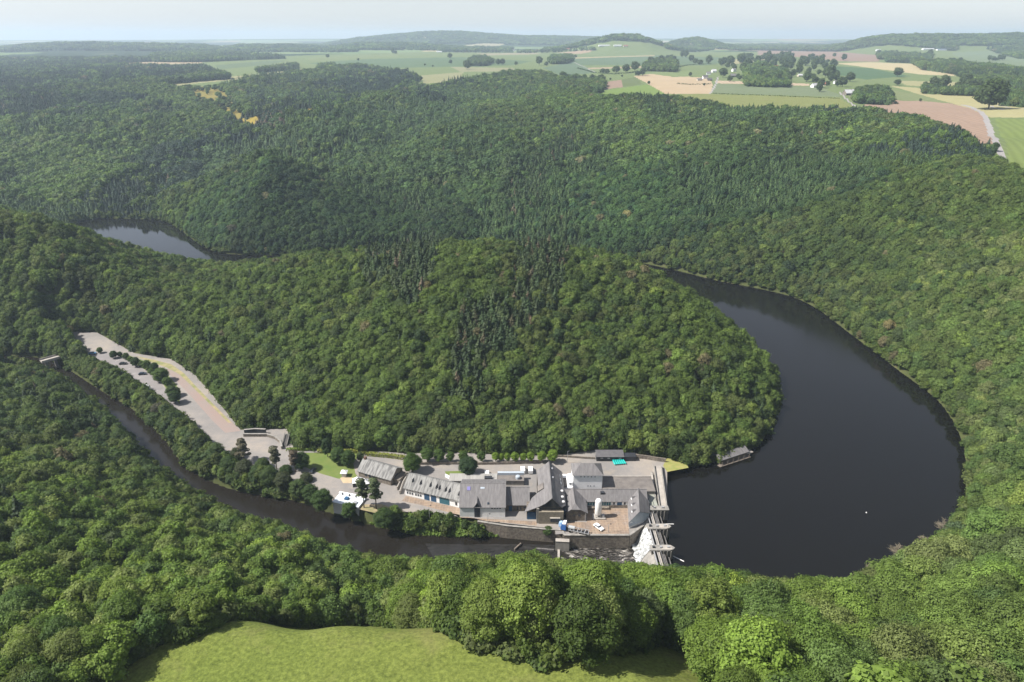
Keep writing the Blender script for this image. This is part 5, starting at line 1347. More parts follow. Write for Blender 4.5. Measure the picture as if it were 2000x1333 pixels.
# --- shed with the boats
sh = empty('boat_shed', (0, 0, 0), 0, 'long low black boat shed at the foot of the wood behind the plant', 'shed')
MB().box(39.2, 57.5, 267.0, 270.5, 0, 2.4).build('wall', M_DARK, sh)
slab(MB(), [(39, 266.6, 2.45), (52, 266.6, 2.45), (52, 271.5, 3.2), (39, 271.5, 3.2)], .15).build('roof', M_SLATE_DARK, sh)
for x in (41, 44.2, 49.5): MB().box(x, x + 1.2, 266.93, 267.02, 1.4, 1.9).build('window', M_STEEL, sh)
M_TURQ = mat('turquoise_plastic', (.02,.42,.38), (.015,.36,.33), 1, rough=.3)
def hull(mb, L, w_, h):
    n = 12; rings = []
    for i in range(n + 1):
        t = i / n; u = 2 * t - 1; ww = w_ / 2 * (1 - abs(u) ** 2.4) + .03; lift = .28 * abs(u) ** 3
        rings.append([(u * L / 2, -ww, h + lift), (u * L / 2, -ww * .8, lift + h * .35), (u * L / 2, 0, lift), (u * L / 2, ww * .8, lift + h * .35), (u * L / 2, ww, h + lift), (u * L / 2, ww * .55, h * .62 + lift), (u * L / 2, -ww * .55, h * .62 + lift)])
    v = [p for r in rings for p in r]; f = []
    for i in range(n):
        for j in range(7): f.append((i * 7 + j, i * 7 + (j + 1) % 7, (i + 1) * 7 + (j + 1) % 7, (i + 1) * 7 + j))
    f += [tuple(range(7))[::-1], tuple(range(n * 7, n * 7 + 7))]
    return mb.add(v, f)
b0 = None
for i in range(6):
    px = 1197 + i * 3.9; lab = ['leftmost turquoise rowing boat leaning in the row by the boat shed', 'second turquoise rowing boat from the left by the boat shed', 'third turquoise rowing boat from the left by the boat shed',
       'fourth turquoise rowing boat from the left by the boat shed', 'fifth turquoise rowing boat from the left by the boat shed', 'rightmost turquoise rowing boat in the row by the boat shed'][i]
    p = W(px, 905 - i * .3, 0)
    if b0 is None:
        b0 = empty('rowing_boat', p, 0); hull(MB(), 4.2, 1.2, .6).build('hull', M_TURQ, b0, smooth=False)
        for x in (-.9, .2, 1.1): MB().box(x, x + .25, -.5, .5, .45, .5).build('thwart', M_TURQ, b0)
        bo = b0
    else: bo = copy_tree(b0)
    bo.location = (p[0], p[1], .55); bo.rotation_euler = (R(76), 0, R(96 + i * 1.5)); tag(bo, lab, 'boat', 'turquoise boats stacked by the shed')

# --- boathouse in the lake
bh = empty('boathouse', (*W(1405, 909, -2.6)[:2], Z_LAKE), math.atan2(7.4, 15), 'grey roofed boathouse standing in the lake at the foot of the wood', 'boathouse')
MB().box(.3, 17, .3, 5.0, -2, 2.6).build('wall', M_WOOD, bh)
slab(slab(MB(), [(-.3, -.5, 2.5), (17.6, -.5, 2.5), (17.6, 2.7, 4.1), (-.3, 2.7, 4.1)], .15), [(-.3, 2.7, 4.1), (17.6, 2.7, 4.1), (17.6, 5.8, 2.5), (-.3, 5.8, 2.5)], .15).build('roof', M_SLATE, bh)
MB().box(-1, 18, -1.6, .3, -.3, .2).build('landing_stage', M_WOOD, bh)
f = MB()
for k in range(6): f.box(.3 + k * 3.3, .5 + k * 3.3, -1.5, -1.3, -1.5, 2.4)
f.build('post', M_WOOD, bh)
MB().box(17.1, 22, 1, 4.5, -1.5, .35).build('slipway', M_CONC_PALE, bh)
# mooring booms at the dam
for p, q, l in (((1288,1024),(1316,1024),'thin pale floating boom beside the upper sluice bay'), ((1313,1086),(1336,1097),'white floating boom pointing into the lake from the lowest pier')):
    a = W(*p, Z_LAKE + .15); c_ = W(*q, Z_LAKE + .15)
    o = MB().tube(a, c_, .16).build('boom', M_TENT); tag(o, l, 'boom')
p = W(1692, 1002, Z_LAKE)
by = MB().lathe([(.08, -.1), (.24, 0), (.27, .15), (.14, .3), (.04, .5)], p, 12).build('buoy', M_TENT); tag(by, 'small white buoy floating in the middle of the dark lake', 'buoy')

# --- silo
si = empty('silo', (35.2, 226.6, 0), 0, 'tall white cylindrical silo on a concrete plinth in the orange yard', 'silo')
MB().lathe([(1.1, 1.6), (1.3, 2.0), (1.3, 8.0), (1.1, 8.6), (.5, 9.0), (.1, 9.1)], (0, 0, 0), 20).build('tank', M_TENT, si, smooth=True)
MB().box(-2.2, 3.0, -1.8, 1.6, 0, .5).build('plinth', M_CONC_PALE, si)
for x, y in ((-.9, -.9), (.9, -.9), (.9, .9), (-.9, .9)): MB().box(x - .12, x + .12, y - .12, y + .12, .5, 1.9).build('leg', M_STEEL, si)
MB().bar((1.45, 0, .5), (1.45, 0, 8.4), .35, .08).build('ladder', M_STEEL, si)
MB().lathe([(.5, 0), (.5, .9), (.2, 1.1)], (2.1, -.6, .5), 10).build('pump', M_STEEL, si)
o = MB().lathe([(1.2, 0), (1.25, .9), (1.0, 1.8), (.5, 2.2), (.05, 2.3)], (20.0, 221.2, 0), 16).build('water_tank', mat('blue_tank', (.10,.22,.42), (.4,.48,.56), .8)); tag(o, 'blue and white round tank beside the front wall of the tall house', 'tank')

# --- marquees, kiosk, pavilion by the river
def marquee(p, s, rz, label, name='marquee'):
    r = empty(name, p, rz, label, 'tent')
    mb = MB().add([(-s, -s, 2), (s, -s, 2), (s, s, 2), (-s, s, 2), (-.45 * s, -.45 * s, 2.9), (.45 * s, -.45 * s, 2.9), (.45 * s, .45 * s, 2.9), (-.45 * s, .45 * s, 2.9), (0, 0, 4.1)],
       [(0, 1, 5, 4), (1, 2, 6, 5), (2, 3, 7, 6), (3, 0, 4, 7), (4, 5, 8), (5, 6, 8), (6, 7, 8), (7, 4, 8)]); mb.build('canopy', M_TENT, r)
    MB().box(-s, s, s - .05, s, 0, 2).box(-s, -s + .05, -s, s, 0, 2).build('side_cloth', M_TENT, r)
    for x, y in ((-1, -1), (1, -1)): MB().box(x * s - .05, x * s + .05, y * s - .05, y * s + .05, 0, 2).build('pole', M_STEEL, r)
    return r
marquee(W(699, 946, 0), 2.1, .2, 'white pointed marquee left of the pair in front of the barn')
marquee(W(713, 949, 0), 1.9, .3, 'white pointed marquee right of the pair, partly behind the pines')
kk = empty('kiosk', W(673, 930, 0), 0, 'small kiosk with white hipped roof on the sandy patch', 'kiosk')
MB().box(-1.0, 1.0, -1.0, 1.0, 0, 2.2).build('wall', M_STEEL, kk)
MB().add([(-1.5, -1.5, 2.2), (1.5, -1.5, 2.2), (1.5, 1.5, 2.2), (-1.5, 1.5, 2.2), (0, 0, 3.3)], [(0, 1, 4), (1, 2, 4), (2, 3, 4), (3, 0, 4), (0, 3, 2, 1)]).build('roof', M_TENT, kk)
a = Vector(W(650, 984, 0)); bq = Vector(W(700, 994, 0)); ang = math.atan2(bq.y - a.y, bq.x - a.x)
pv_ = empty('pavilion', a - Vector((0, 0, .9)), ang, 'white flat pavilion by the river with three dark vents, between riverside trees', 'building')
MB().box(0, 12, 0, 6.5, -4, 1.6).build('wall', M_WHITE, pv_)
MB().box(-.2, 12.2, -.2, 6.7, 1.6, 1.8).build('roof', mat('pale_blue_membrane', (.58,.64,.70), (.66,.69,.72), .5), pv_)
MB().box(-.2, 12.2, 5.6, 6.7, 1.8, 2.5).build('parapet', M_TENT, pv_)
for x in (1.6, 4.9, 8.0): MB().add([(x - .3, 5.4, 1.8), (x + .3, 5.4, 1.8), (x, 5.4, 3.4), (x, 6.6, 1.8)], [(0, 1, 2), (0, 2, 3), (1, 3, 2)]).build('vent', M_DARK, pv_)
MB().box(4.0, 5.6, 2.6, 4.2, 1.8, 2.6).build('hatch', M_BLUE, pv_)
MB().box(8.8, 10.4, 1.2, 2.6, 1.8, 2.4).build('hatch', M_STEEL, pv_)

# --- foot bridge at the far left
a = Vector(W(82, 709, 0)); bq = Vector(W(118, 699, 0)); d = bq - a
br_ = empty('bridge', a, math.atan2(d.y, d.x), 'small concrete bridge over the river at the far left of the car park', 'bridge')
L2 = d.length
MB().box(0, L2, 0, 5, -.4, .1).build('deck', M_CONC_PALE, br_)
for y in (0, 4.7): MB().box(0, L2, y, y + .3, .1, 1.0).build('parapet', M_CONC if y else M_CONC_PALE, br_)
MB().box(2, 3, .2, 4.8, -7, -.4).box(L2 - 3, L2 - 2, .2, 4.8, -7, -.4).build('pier', M_CONC_DARK, br_)

# --- lamp posts, bollards
def lamp(p, label, h=6.5):
    r = empty('lamp_post', p, 0, label, 'lamp post', 'lamp posts of the plant')
    MB().tube((0, 0, 0), (0, 0, h), .11, .07, 8).bar((0, 0, h), (.7, 0, h + .1), .08).build('post', M_STEEL, r)
    MB().box(.45, 1.05, -.16, .16, h + .02, h + .2).build('lamp_head', M_DARK, r)
lamp(W(839, 1013, 0), 'tall grey lamp post at the river edge in front of the garage doors')
lamp(W(953, 1022, 0), 'lamp post at the river edge in front of the hall', 4.5)
lamp(W(1108, 905, 0), 'slim lamp post between the tall house and the white block')
lamp(W(1188, 1040, 0), 'lamp post near the white car in the orange yard', 4.0)
lamp(W(1311, 898, 0), 'short lamp post on the grass tip at the top of the dam', 3.0)

# ------------------------------------------------------------ vehicles
M_TYRE = mat('tyre_rubber', (.02,.02,.02), (.03,.03,.03), 3)
def paint(name, c): return mat(name, c, tuple(x * .93 for x in c), .6, rough=.28, spec=.5)
P_ = {'white': paint('white_paint', (.80,.80,.80)), 'black': paint('black_paint', (.02,.02,.024)), 'blue': paint('blue_paint', (.12,.26,.44)), 'silver': paint('silver_paint', (.38,.39,.40)),
      'navy': paint('navy_paint', (.02,.03,.055)), 'cabblue': paint('lorry_blue', (.03,.13,.42))}
def car(name, p, rz, col, label, cat='car', L=4.4, w_=1.8, van=False, group=None):
    r = empty(name, p, rz, label, cat, group); h = w_ / 2
    pr = [(-L/2, .35), (-L/2, .85), (-L/2 + .1, .95), (-L*.40, 1.0), (L*.22, 1.0), (L/2 - .15, .82), (L/2, .6), (L/2, .35)] if not van else \
         [(-L/2, .4), (-L/2, 1.9), (-L/2 + .15, 2.05), (L*.22, 2.05), (L*.36, 1.15), (L/2 - .1, 1.0), (L/2, .75), (L/2, .4)]
    n = len(pr); MB().add([(x, -h, z) for x, z in pr] + [(x, h, z) for x, z in pr], [tuple(range(n)), tuple(range(n, 2 * n))[::-1]] + [(i, (i + 1) % n, n + (i + 1) % n, n + i) for i in range(n)]).build('body', P_[col], r, bevel=.05)
    if not van:
        MB().add([(-L*.40, -h + .06, .98), (L*.20, -h + .06, .98), (L*.06, -h + .25, 1.42), (-L*.30, -h + .25, 1.42), (-L*.40, h - .06, .98), (L*.20, h - .06, .98), (L*.06, h - .25, 1.42), (-L*.30, h - .25, 1.42)],
          [(0, 1, 2, 3), (7, 6, 5, 4), (1, 5, 6, 2), (0, 3, 7, 4)]).build('windows', M_GLASS, r)
        MB().box(-L*.31, L*.07, -h + .24, h - .24, 1.40, 1.46).build('roof', P_[col], r)
    else:
        MB().add([(L*.225, -h + .1, 2.0), (L*.352, -h + .1, 1.2), (L*.352, h - .1, 1.2), (L*.225, h - .1, 2.0), (L*.235, -h + .1, 2.06), (L*.37, -h + .1, 1.22), (L*.37, h - .1, 1.22), (L*.235, h - .1, 2.06)], [(0, 3, 2, 1), (4, 5, 6, 7), (0, 1, 5, 4), (3, 7, 6, 2), (0, 4, 7, 3), (1, 2, 6, 5)]).build('windscreen', M_GLASS, r)
        for s in (-1, 1): MB().box(L*.05, L*.24, s * h - .02, s * h + .02, 1.2, 1.75).build('window', M_GLASS, r)
    for x in (-L*.31, L*.31):
        for y in (-h + .08, h - .08): MB().tube((x, y - .11, .33), (x, y + .11, .33), .33, n=14).build('wheel', M_TYRE, r)
    for y in (-h + .3, h - .3): MB().box(L/2 - .08, L/2 + .02, y - .18, y + .18, .62, .76).build('headlight', M_TENT, r)
    return r
car('parked_car', W(1169, 1032, 0), R(-52), 'white', 'white car parked alone in the orange yard beside the lorry', L=4.6)
car('parked_van', W(951, 929, 0), R(95), 'white', 'white van beside the round tree behind the garage wing', 'van', 5.0, 1.95, True)
car('parked_van', W(1021, 921, 0), R(92), 'white', 'left one of two white vans parked behind the service building', 'van', 5.0, 1.95, True)
car('parked_van', W(1036, 921, 0), R(92), 'white', 'right one of two white vans parked behind the service building', 'van', 5.0, 1.95, True)
gp = 'cars in the riverside car park'
for (x, y, a_, c_, l) in [(181,692,10,'blue','light blue car at the top end of the car park'), (165,691,14,'black','black car parked left of the light blue one at the top end'), (184,706,-20,'navy','dark car half under the trees on the river side of the car park'),
   (207,716,-25,'white','white car half hidden by trees on the river side of the car park'), (241,712,8,'black','black car in the middle of the car park beside the first tree'), (278,716,5,'silver','silver car between the two grass strips of the car park'),
   (279,732,10,'navy','dark car parked alone at the lower edge of the grass strip')]: car('parked_car', W(x, y, .01), R(a_), c_, l, group=gp)
car('parked_car', W(611, 921, 0), R(80), 'black', 'dark car in the shade of the tree beside the lawn left of the kiosk')
cv = empty('camper_van', W(281, 763, .01), R(22), 'long white camper at the river side of the car park under the trees', 'camper')
MB().add([(x, y, z) for y in (-1.1, 1.1) for x, z in ((-3.4, .5), (-3.4, 2.7), (-3.1, 2.9), (2.2, 2.9), (3.1, 2.3), (3.0, 1.3), (3.6, 1.0), (3.6, .5))], [tuple(range(8)), tuple(range(8, 16))[::-1]] + [(i, (i + 1) % 8, 8 + (i + 1) % 8, 8 + i) for i in range(8)]).build('body', P_['white'], cv, bevel=.05)
for x in (-1.9, 2.2):
    for y in (-1, 1): MB().tube((x, y - .12, .38), (x, y + .12, .38), .38, n=12).build('wheel', M_TYRE, cv)
MB().box(-2.2, -1.0, -1.14, -1.08, 1.5, 2.1).build('window', M_GLASS, cv); MB().box(-.4, .9, -.4, .4, 2.9, 3.05).build('roof_hatch', M_STEEL, cv)
# lorry with empty container trailer
a = Vector(W(1097, 1034, 0)); bq = Vector(W(1150, 1045, 0)); d = bq - a; ang = math.atan2(-d.y, -d.x)
lo_ = empty('lorry', (a + bq) / 2, ang, 'blue and white lorry with an empty skeletal trailer along the yard wall', 'lorry')
MB().add([(x, y, z) for y in (-1.2, 1.2) for x, z in ((3.6, .7), (3.6, 3.1), (4.0, 3.4), (5.3, 3.3), (5.75, 1.9), (5.8, .7))], [tuple(range(6)), tuple(range(6, 12))[::-1]] + [(i, (i + 1) % 6, 6 + (i + 1) % 6, 6 + i) for i in range(6)]).build('cab', P_['cabblue'], lo_, bevel=.06)
MB().add([(x, y, z) for y in (-1.15, 1.15) for x, z in ((3.7, 3.42), (3.8, 4.0), (4.9, 3.75), (5.2, 3.42))], [tuple(range(4)), tuple(range(4, 8))[::-1]] + [(i, (i + 1) % 4, 4 + (i + 1) % 4, 4 + i) for i in range(4)]).build('cab_roof', P_['white'], lo_)
MB().add([(5.36, -1.05, 3.15), (5.36, 1.05, 3.15), (5.79, 1.05, 2.0), (5.79, -1.05, 2.0)], [(0, 1, 2, 3)]).build('windscreen', M_GLASS, lo_)
MB().box(-5.6, 4.0, -.45, -.25, .8, 1.1).box(-5.6, 4.0, .25, .45, .8, 1.1).build('chassis', M_DARK, lo_)
fb = MB()
for k in range(6): fb.box(-5.5 + k * 1.45, -5.25 + k * 1.45, -1.2, 1.2, 1.12, 1.3)
fb.box(-5.6, 2.6, -1.25, -1.1, 1.1, 1.4).box(-5.6, 2.6, 1.1, 1.25, 1.1, 1.4).build('trailer_frame', M_STEEL, lo_)
MB().tube((.2, 0, 1.9), (2.9, 0, 1.9), .75, n=16).build('drum', P_['silver'], lo_)
for x in (-4.6, -3.4, -2.2, 1.8, 4.7):
    for y in (-1.0, 1.0): MB().tube((x, y - .16, .5), (x, y + .16, .5), .5, n=14).build('wheel', M_TYRE, lo_)

# ------------------------------------------------------------ houses on the plateau
ROOFC = {'grey': M_SLATE, 'dark': M_SLATE_DARK, 'pale': mat('pale_sheet_barn_roof', (.52,.52,.53), (.42,.42,.43), .2), 'red': mat('red_tiles', (.26,.10,.07), (.20,.085,.06), .8), 'blue': mat('blue_barn_roof', (.12,.15,.21), (.10,.12,.17), .3)}
WALLC = {'white': M_WHITE, 'stone': M_STONE, 'brick': mat('red_brick', (.27,.11,.08), (.2,.09,.07), 1.2), 'cream': mat('cream_render', (.58,.52,.42), (.5,.45,.37), .5)}
def house(name, px, py, w_, d, h, rh, rz, roof, wall, label, cat='house', group=None, win=3):
    p = G([(px, py)])[0]
    r = empty(name, (p[0], p[1], p[2] - .3), R(rz), label, cat, group)
    gable_walls(MB(), -w_/2, w_/2, -d/2, d/2, h, rh).build('wall', WALLC[wall], r)
    gable_roof(MB(), -w_/2, w_/2, -d/2, d/2, h, rh, .5).build('roof', ROOFC[roof], r)
    for k in range(win):
        x = -w_/2 + w_ * (k + .5) / win; MB().box(x - .6, x + .6, -d/2 - .05, -d/2 + .03, 1.1, 2.5).build('window', M_GLASS, r)
    if cat == 'house': MB().box(w_*.2, w_*.2 + .8, -.4, .4, rh - .8, rh + 1.1).build('chimney', M_STONE, r)
    return r
gv = 'houses of the plateau village'
for a_ in [
 (1394,142,12,9,4.5,8.5,10,'pale','white','white house with pale roof at the left end of the village street'),
 (1384,146,11,8,4,7.5,-8,'grey','white','white house with grey roof just below the pale roofed one'),
 (1377,154,12,9,4,8,5,'dark','white','dark roofed house above the long garden hedge'),
 (1386,158,10,7,3,6,0,'dark','stone','low dark roofed house at the top of the farm track'),
 (1366,158,11,7,3,5.5,5,'grey','cream','cream bungalow above the left part of the garden hedge'),
 (1433,140,10,9,5,9,20,'grey','white','steep roofed white house right of the village street'),
 (1432,151,14,9,4,8,0,'grey','stone','broad grey stone house at the edge of the dark conifers'),
 (1514,133,15,10,4,8,-10,'red','white','house with brownish red roof behind the dark conifers'),
 (1545,128,11,8,4,7.5,0,'grey','white','white house among trees in the middle of the village'),
 (1562,150,11,8,3.5,6.5,10,'pale','cream','cream house with pale roof in a clearing of the village'),
 (1590,171,12,9,4,8,25,'pale','white','white gabled house at the field edge of the village'),
 (1606,168,11,8,4,7.5,-15,'red','cream','cream house with red roof beside the white gabled one'),
 (1633,164,10,8,4,7,0,'grey','white','white house behind the farm at the right end of the village'),
 (1657,186,18,12,4,9.5,12,'pale','stone','big farmhouse with pale grey roof at the right end of the village'),
 (1668,190,12,8,3,6,12,'dark','stone','low dark farm shed right of the big farmhouse')]: house('village_house', *a_, group=gv)
house('forest_house', 1254, 226, 11, 8, 4.5, 8.0, 30, 'dark', 'brick', 'red brick house standing alone in the wood below the plateau edge')
ga = 'far farm buildings on the horizon fields'
for a_ in [(1180,91,60,16,5,8,5,'pale','white','long pale barn at the left end of the far village'), (1206,91,40,14,5,8,0,'pale','white','pale barn right of the long one in the far village'),
  (1222,92,22,12,5,10,0,'red','cream','red roofed farmhouse in the far village'), (1812,98,60,20,6,9,0,'pale','white','long white roofed barn below the right ridge'), (1838,99,50,20,5,9,0,'blue','white','dark blue roofed barn right of the white roofed one'),
  (1056,99,30,14,5,9,0,'pale','white','white roofed building in the tree line above the plateau'), (1086,99,24,12,5,9,0,'grey','white','small white building right end of the far tree line'),
  (858,103,30,12,5,8,0,'pale','white','pale barn at the left end of the far tree line'), (1004,100,20,12,5,9,0,'grey','white','lone white house under the far tree line'),
  (1110,98,22,12,5,9,0,'red','cream','red roofed house at the stubble field'), (1630,92,40,14,5,9,0,'pale','white','white barn on the hazy far fields'), (1715,100,24,14,5,9,0,'pale','white','pale shed left of the tree row below the right ridge')]:
    house('farm_building', *a_, cat='farm', group=ga, win=0)
# ------------------------------------------------------------ single trees
NEAR = []      # (crown mesh, trunk mesh, R0, H)
for i, (R0, H, base, lobes) in enumerate([(5.6, 15.5, .5, 36), (5.0, 17, .9, 32), (6.2, 16, .4, 44), (4.8, 14.5, .5, 28), (5.4, 18, .8, 38), (6.0, 14, .4, 40)]):
    cm = crown_mesh('broadleaf_crown', 500 + i, R0, H, base, lobes, 470, .205, up=.25)
    tm = trunk_mb(MB(), 500 + i, H, base + 1.5, R0, .36, 0, 6); me = bpy.data.meshes.new('broadleaf_trunk'); me.from_pydata(tm.v, [], tm.f); me.materials.append(M_BARK); me.update()
    NEAR.append((cm, me, R0, H))
MIDT = []
for i, (R0, H, base, lobes) in enumerate([(4.4, 10.5, .6, 20), (4.0, 11.0, .8, 18), (4.8, 10, .5, 22), (3.6, 9.5, .6, 15)]):
    cm = crown_mesh('tree_crown', 600 + i, R0, H, base, lobes, 62, .45)
    tm = trunk_mb(MB(), 600 + i, H, base + 1, R0, .25, 0, 4); me = bpy.data.meshes.new('tree_trunk'); me.from_pydata(tm.v, [], tm.f); me.materials.append(M_BARK); me.update()
    MIDT.append((cm, me, R0, H))
def tree(name, p, ms, s, sz, rz, col, label, cat='tree', group=None):
    r = empty(name, p, rz, label, cat, group)
    for nm, me in (('crown', ms[0]), ('trunk', ms[1])):
        if me is None: continue
        o = bpy.data.objects.new(nm, me); link(o, r); o.scale = (s, s, sz); o['tcol'] = [float(c) for c in col]
    return r

# the 230 woodland trees that show largest: each its own object
px_ = 0
X, Y, Z = P3[:, 0], P3[:, 1], P3[:, 2] + 8
dep = Y * cp - (Z - CAM_Z) * sp; upc = Y * sp + (Z - CAM_Z) * cp
PX = CX + FPX * X / np.maximum(dep, 1); PY = CY - FPX * upc / np.maximum(dep, 1)
vis = (kd < 8) & (PX > -25) & (PX < 2025) & (PY < 1400) & (PY > 0) & (dep > 20) & isb
cand = np.nonzero(vis)[0]; cand = cand[np.argsort(dep[cand] / scl[cand, 0])][:232]
used = np.zeros(len(P3), bool); used[cand] = True
for n_, i in enumerate(cand):
    ms = NEAR[RS.randint(len(NEAR))]; s = scl[i, 0] * 4.5 / ms[2] * 1.08; sz = scl[i, 2] * 12.5 / ms[3] * 1.08
    if PX[i] < 620: l, g = 'broadleaf tree in the wood left of the bright meadow', 'trees of the near wood left of the meadow'
    elif PX[i] < 1390: l, g = 'broadleaf tree in the belt between meadow and river', 'trees of the belt behind the meadow'
    else: l, g = 'broadleaf tree in the wood right of the bright meadow', 'trees of the near wood right of the meadow'
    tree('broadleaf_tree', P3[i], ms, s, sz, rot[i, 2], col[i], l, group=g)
isb_all = isb & ~used; isc_all = ~isb & ~used

def at(px, py):
    p = G([(px, py)])[0]; return (p[0], p[1], p[2] - .2)
def wpx(px, py, w_):   # crown width in photo px -> metres
    p = at(px, py); d = p[1] * cp - (p[2] - CAM_Z) * sp; return w_ * d / FPX, p
def field_tree(px, py, w_, col, label, group=None, ms=None, tall=1.0, name='field_tree'):
    wm, p = wpx(px, py, w_)
    if wm > 24 and name == 'field_tree' and w_ > 8:
        k = min(5, int(wm / 12)); a0 = px - w_ / 2 + w_ / k / 2
        for j in range(k): field_tree(a0 + j * w_ / k, py + RS.uniform(-.8, .8), w_ / k * 1.25, col, label, group, ms, tall * RS.uniform(.8, 1.2), name + ' ')
        return
    name = name.strip()
    ms = ms or MIDT[RS.randint(len(MIDT))]; s = wm / 2 / ms[2] * .92
    return tree(name, p, ms, s, s * tall, RS.rand() * 6.28, col, label, group=group)
GD = [(.066, .098, .036), (.056, .088, .034), (.076, .112, .04)]
field_tree(1930, 214, 56, (.055, .085, .026), 'big round solitary tree where the country road bends on the plateau', ms=MIDT[2], tall=1.0, name='solitary_tree')
field_tree(1752, 151, 17, GD[0], 'round solitary tree at the edge of the dark green field', tall=.8, name='solitary_tree')
field_tree(1752, 167, 12, GD[1], 'small round tree below the one at the dark green field', tall=.7, name='solitary_tree')
field_tree(1797, 199, 5, GD[0], 'tiny lone bush at the top edge of the pinkish ploughed field', name='solitary_tree')
field_tree(1923, 294, 15, GD[1], 'left one of two trees at the foot of the pinkish ploughed field', tall=.9, name='roadside_tree')
field_tree(1942, 296, 13, GD[0], 'right one of two trees at the foot of the pinkish ploughed field beside the road', tall=1.05, name='roadside_tree')
field_tree(1995, 349, 18, GD[2], 'pale green tree at the right edge beside the country road', tall=.9, name='roadside_tree')
field_tree(1240, 140, 16, GD[0], 'rightmost of the round trees along the field hedge', 'round trees along the field hedge', tall=.9)
for x, y, w_ in ((1181, 144, 17), (1203, 143, 15), (1222, 143, 14), (1250, 148, 18), (1100, 155, 14)):
    field_tree(x, y, w_, GD[RS.randint(3)], 'round dark tree along the hedge left of the hay field', 'round trees along the field hedge', tall=.9)
for x, y, w_ in [(1053,128,13),(1067,129,8),(1124,113,6),(977,127,16),(912,136,14),(1192,157,4),(1215,151,4),(1267,165,5),(879,115,9),(880,125,7),(845,131,4),(796,137,4),(830,129,4),(770,106,10),(542,116,9),
   (1336,113,14),(1350,121,10),(1362,126,18),(1384,126,12),(1310,118,20),(1414,126,8),(1428,126,12),(1445,125,13),(1467,120,9),(1484,118,13),(1497,115,15),(1520,113,22),(1540,112,20),(1587,119,20),(1600,128,16),(1412,152,14),
   (1425,160,10),(1410,145,12),(1348,150,6),(1460,135,14),(1648,119,9),(1629,112,7),(1715,109,8),(1865,121,26),(1945,119,32),(1883,169,20),(1806,172,11),(1822,173,18),(1842,175,18),(1870,176,15),(1900,179,30),(1928,182,20),
   (1725,108,10),(1745,110,14),(1765,111,12),(1790,112,16),(1815,112,10),(1008,128,6),(940,128,5),(1575,160,14),(1620,155,18),(1645,170,16),(1600,180,12),(1375,168,5),(700,119,5),(640,114,7),(1290,125,12),(1271,128,12),(1660,160,16)]:
    g = ('tree among the village houses', 'trees around the plateau village') if 1395 < x < 1665 and y > 105 else ('small dark tree standing on the open plateau fields', 'scattered trees on the plateau fields')
    field_tree(x, y, w_, GD[RS.randint(3)], g[0], g[1], tall=.85 + .3 * RS.rand())

for k in range(100):
    while True:
        x = RS.uniform(1398, 1668); y = RS.uniform(112, 182)
        if inpoly(np.array([x]), np.array([y]), [(1398,118),(1500,108),(1600,112),(1628,130),(1650,165),(1640,174),(1600,176),(1540,166),(1455,160),(1440,156),(1410,140)])[0]: break
    field_tree(x, y, RS.uniform(7, 14), GD[RS.randint(3)], 'tree among the village houses', 'trees around the plateau village', tall=RS.uniform(.8, 1.3))
# trees standing round the plant
def gt(px, py, R_, H_, col, label, group=None, ms=None, name='broadleaf_tree', z=0):
    p = W(px, py, z); ms = ms or NEAR[RS.randint(len(NEAR))]
    return tree(name, (p[0], p[1], z - .1), ms, R_ / ms[2], H_ / ms[3], RS.rand() * 6.28, col, label, group=group)
gt(806, 922, 3.9, 9.5, (.065, .115, .022), 'bright round tree at the left end of the garage wing roof', ms=NEAR[2])
gt(915, 928, 3.9, 9.0, (.038, .070, .026), 'dark round tree between the garage wing and the foot of the wood', ms=NEAR[5])
gt(752, 1030, 4.1, 8.5, (.055, .095, .025), 'round dark tree on the river bank below the pines', ms=NEAR[5], z=-3)
gt(632, 1000, 3.8, 11, (.060, .105, .028), 'bright green tree left of the white pavilion by the river', ms=NEAR[1], z=-2)
gt(683, 1012, 2.9, 7.5, (.065, .115, .026), 'small bright tree in front of the white pavilion', ms=NEAR[3], z=-4)
gt(590, 917, 3.5, 8.5, (.050, .090, .024), 'round tree on the lawn edge left of the kiosk', ms=NEAR[5])
gt(640, 893, 2.3, 10, (.045, .080, .026), 'slender tree on the left part of the lawn below the hedge', ms=NEAR[4])
gt(662, 905, 3.1, 8.5, (.070, .120, .030), 'bright tree on the lawn above the kiosk', ms=NEAR[0])
gt(681, 910, 3.0, 8.0, (.060, .105, .026), 'leafy tree between kiosk and stone barn', ms=NEAR[3])
gt(705, 902, 1.6, 5.0, (.080, .110, .040), 'pale shrub behind the chimney of the stone barn', ms=NEAR[3], name='shrub')
gt(1070, 1043, 1.9, 3.2, (.060, .10, .026), 'round bush on the river wall below the tall house', ms=NEAR[3], name='shrub', z=-2.5)
for i, (x, w_, h_) in enumerate([(968, 1.7, 4.4), (979, 1.3, 3.8), (991, 1.4, 3.9), (1006, 1.8, 4.3), (1022, 1.5, 4.0), (1036, 1.7, 4.4), (1058, 1.9, 4.8), (1079, 2.4, 5.6), (940, 1.8, 4.6), (905, 2.0, 5.0), (880, 1.8, 4.6), (858, 2.4, 5.6), (835, 2.8, 6.5)]):
    l = 'bright yellow green small tree in the row at the foot of the wood' if i < 8 else 'small green tree at the left part of the row along the wood foot'
    gt(x, 900, w_, h_, (.16, .24, .030) if i < 8 else (.075, .125, .028), l, 'small trees in a row at the foot of the wood', ms=NEAR[3], name='row_tree', z=1)
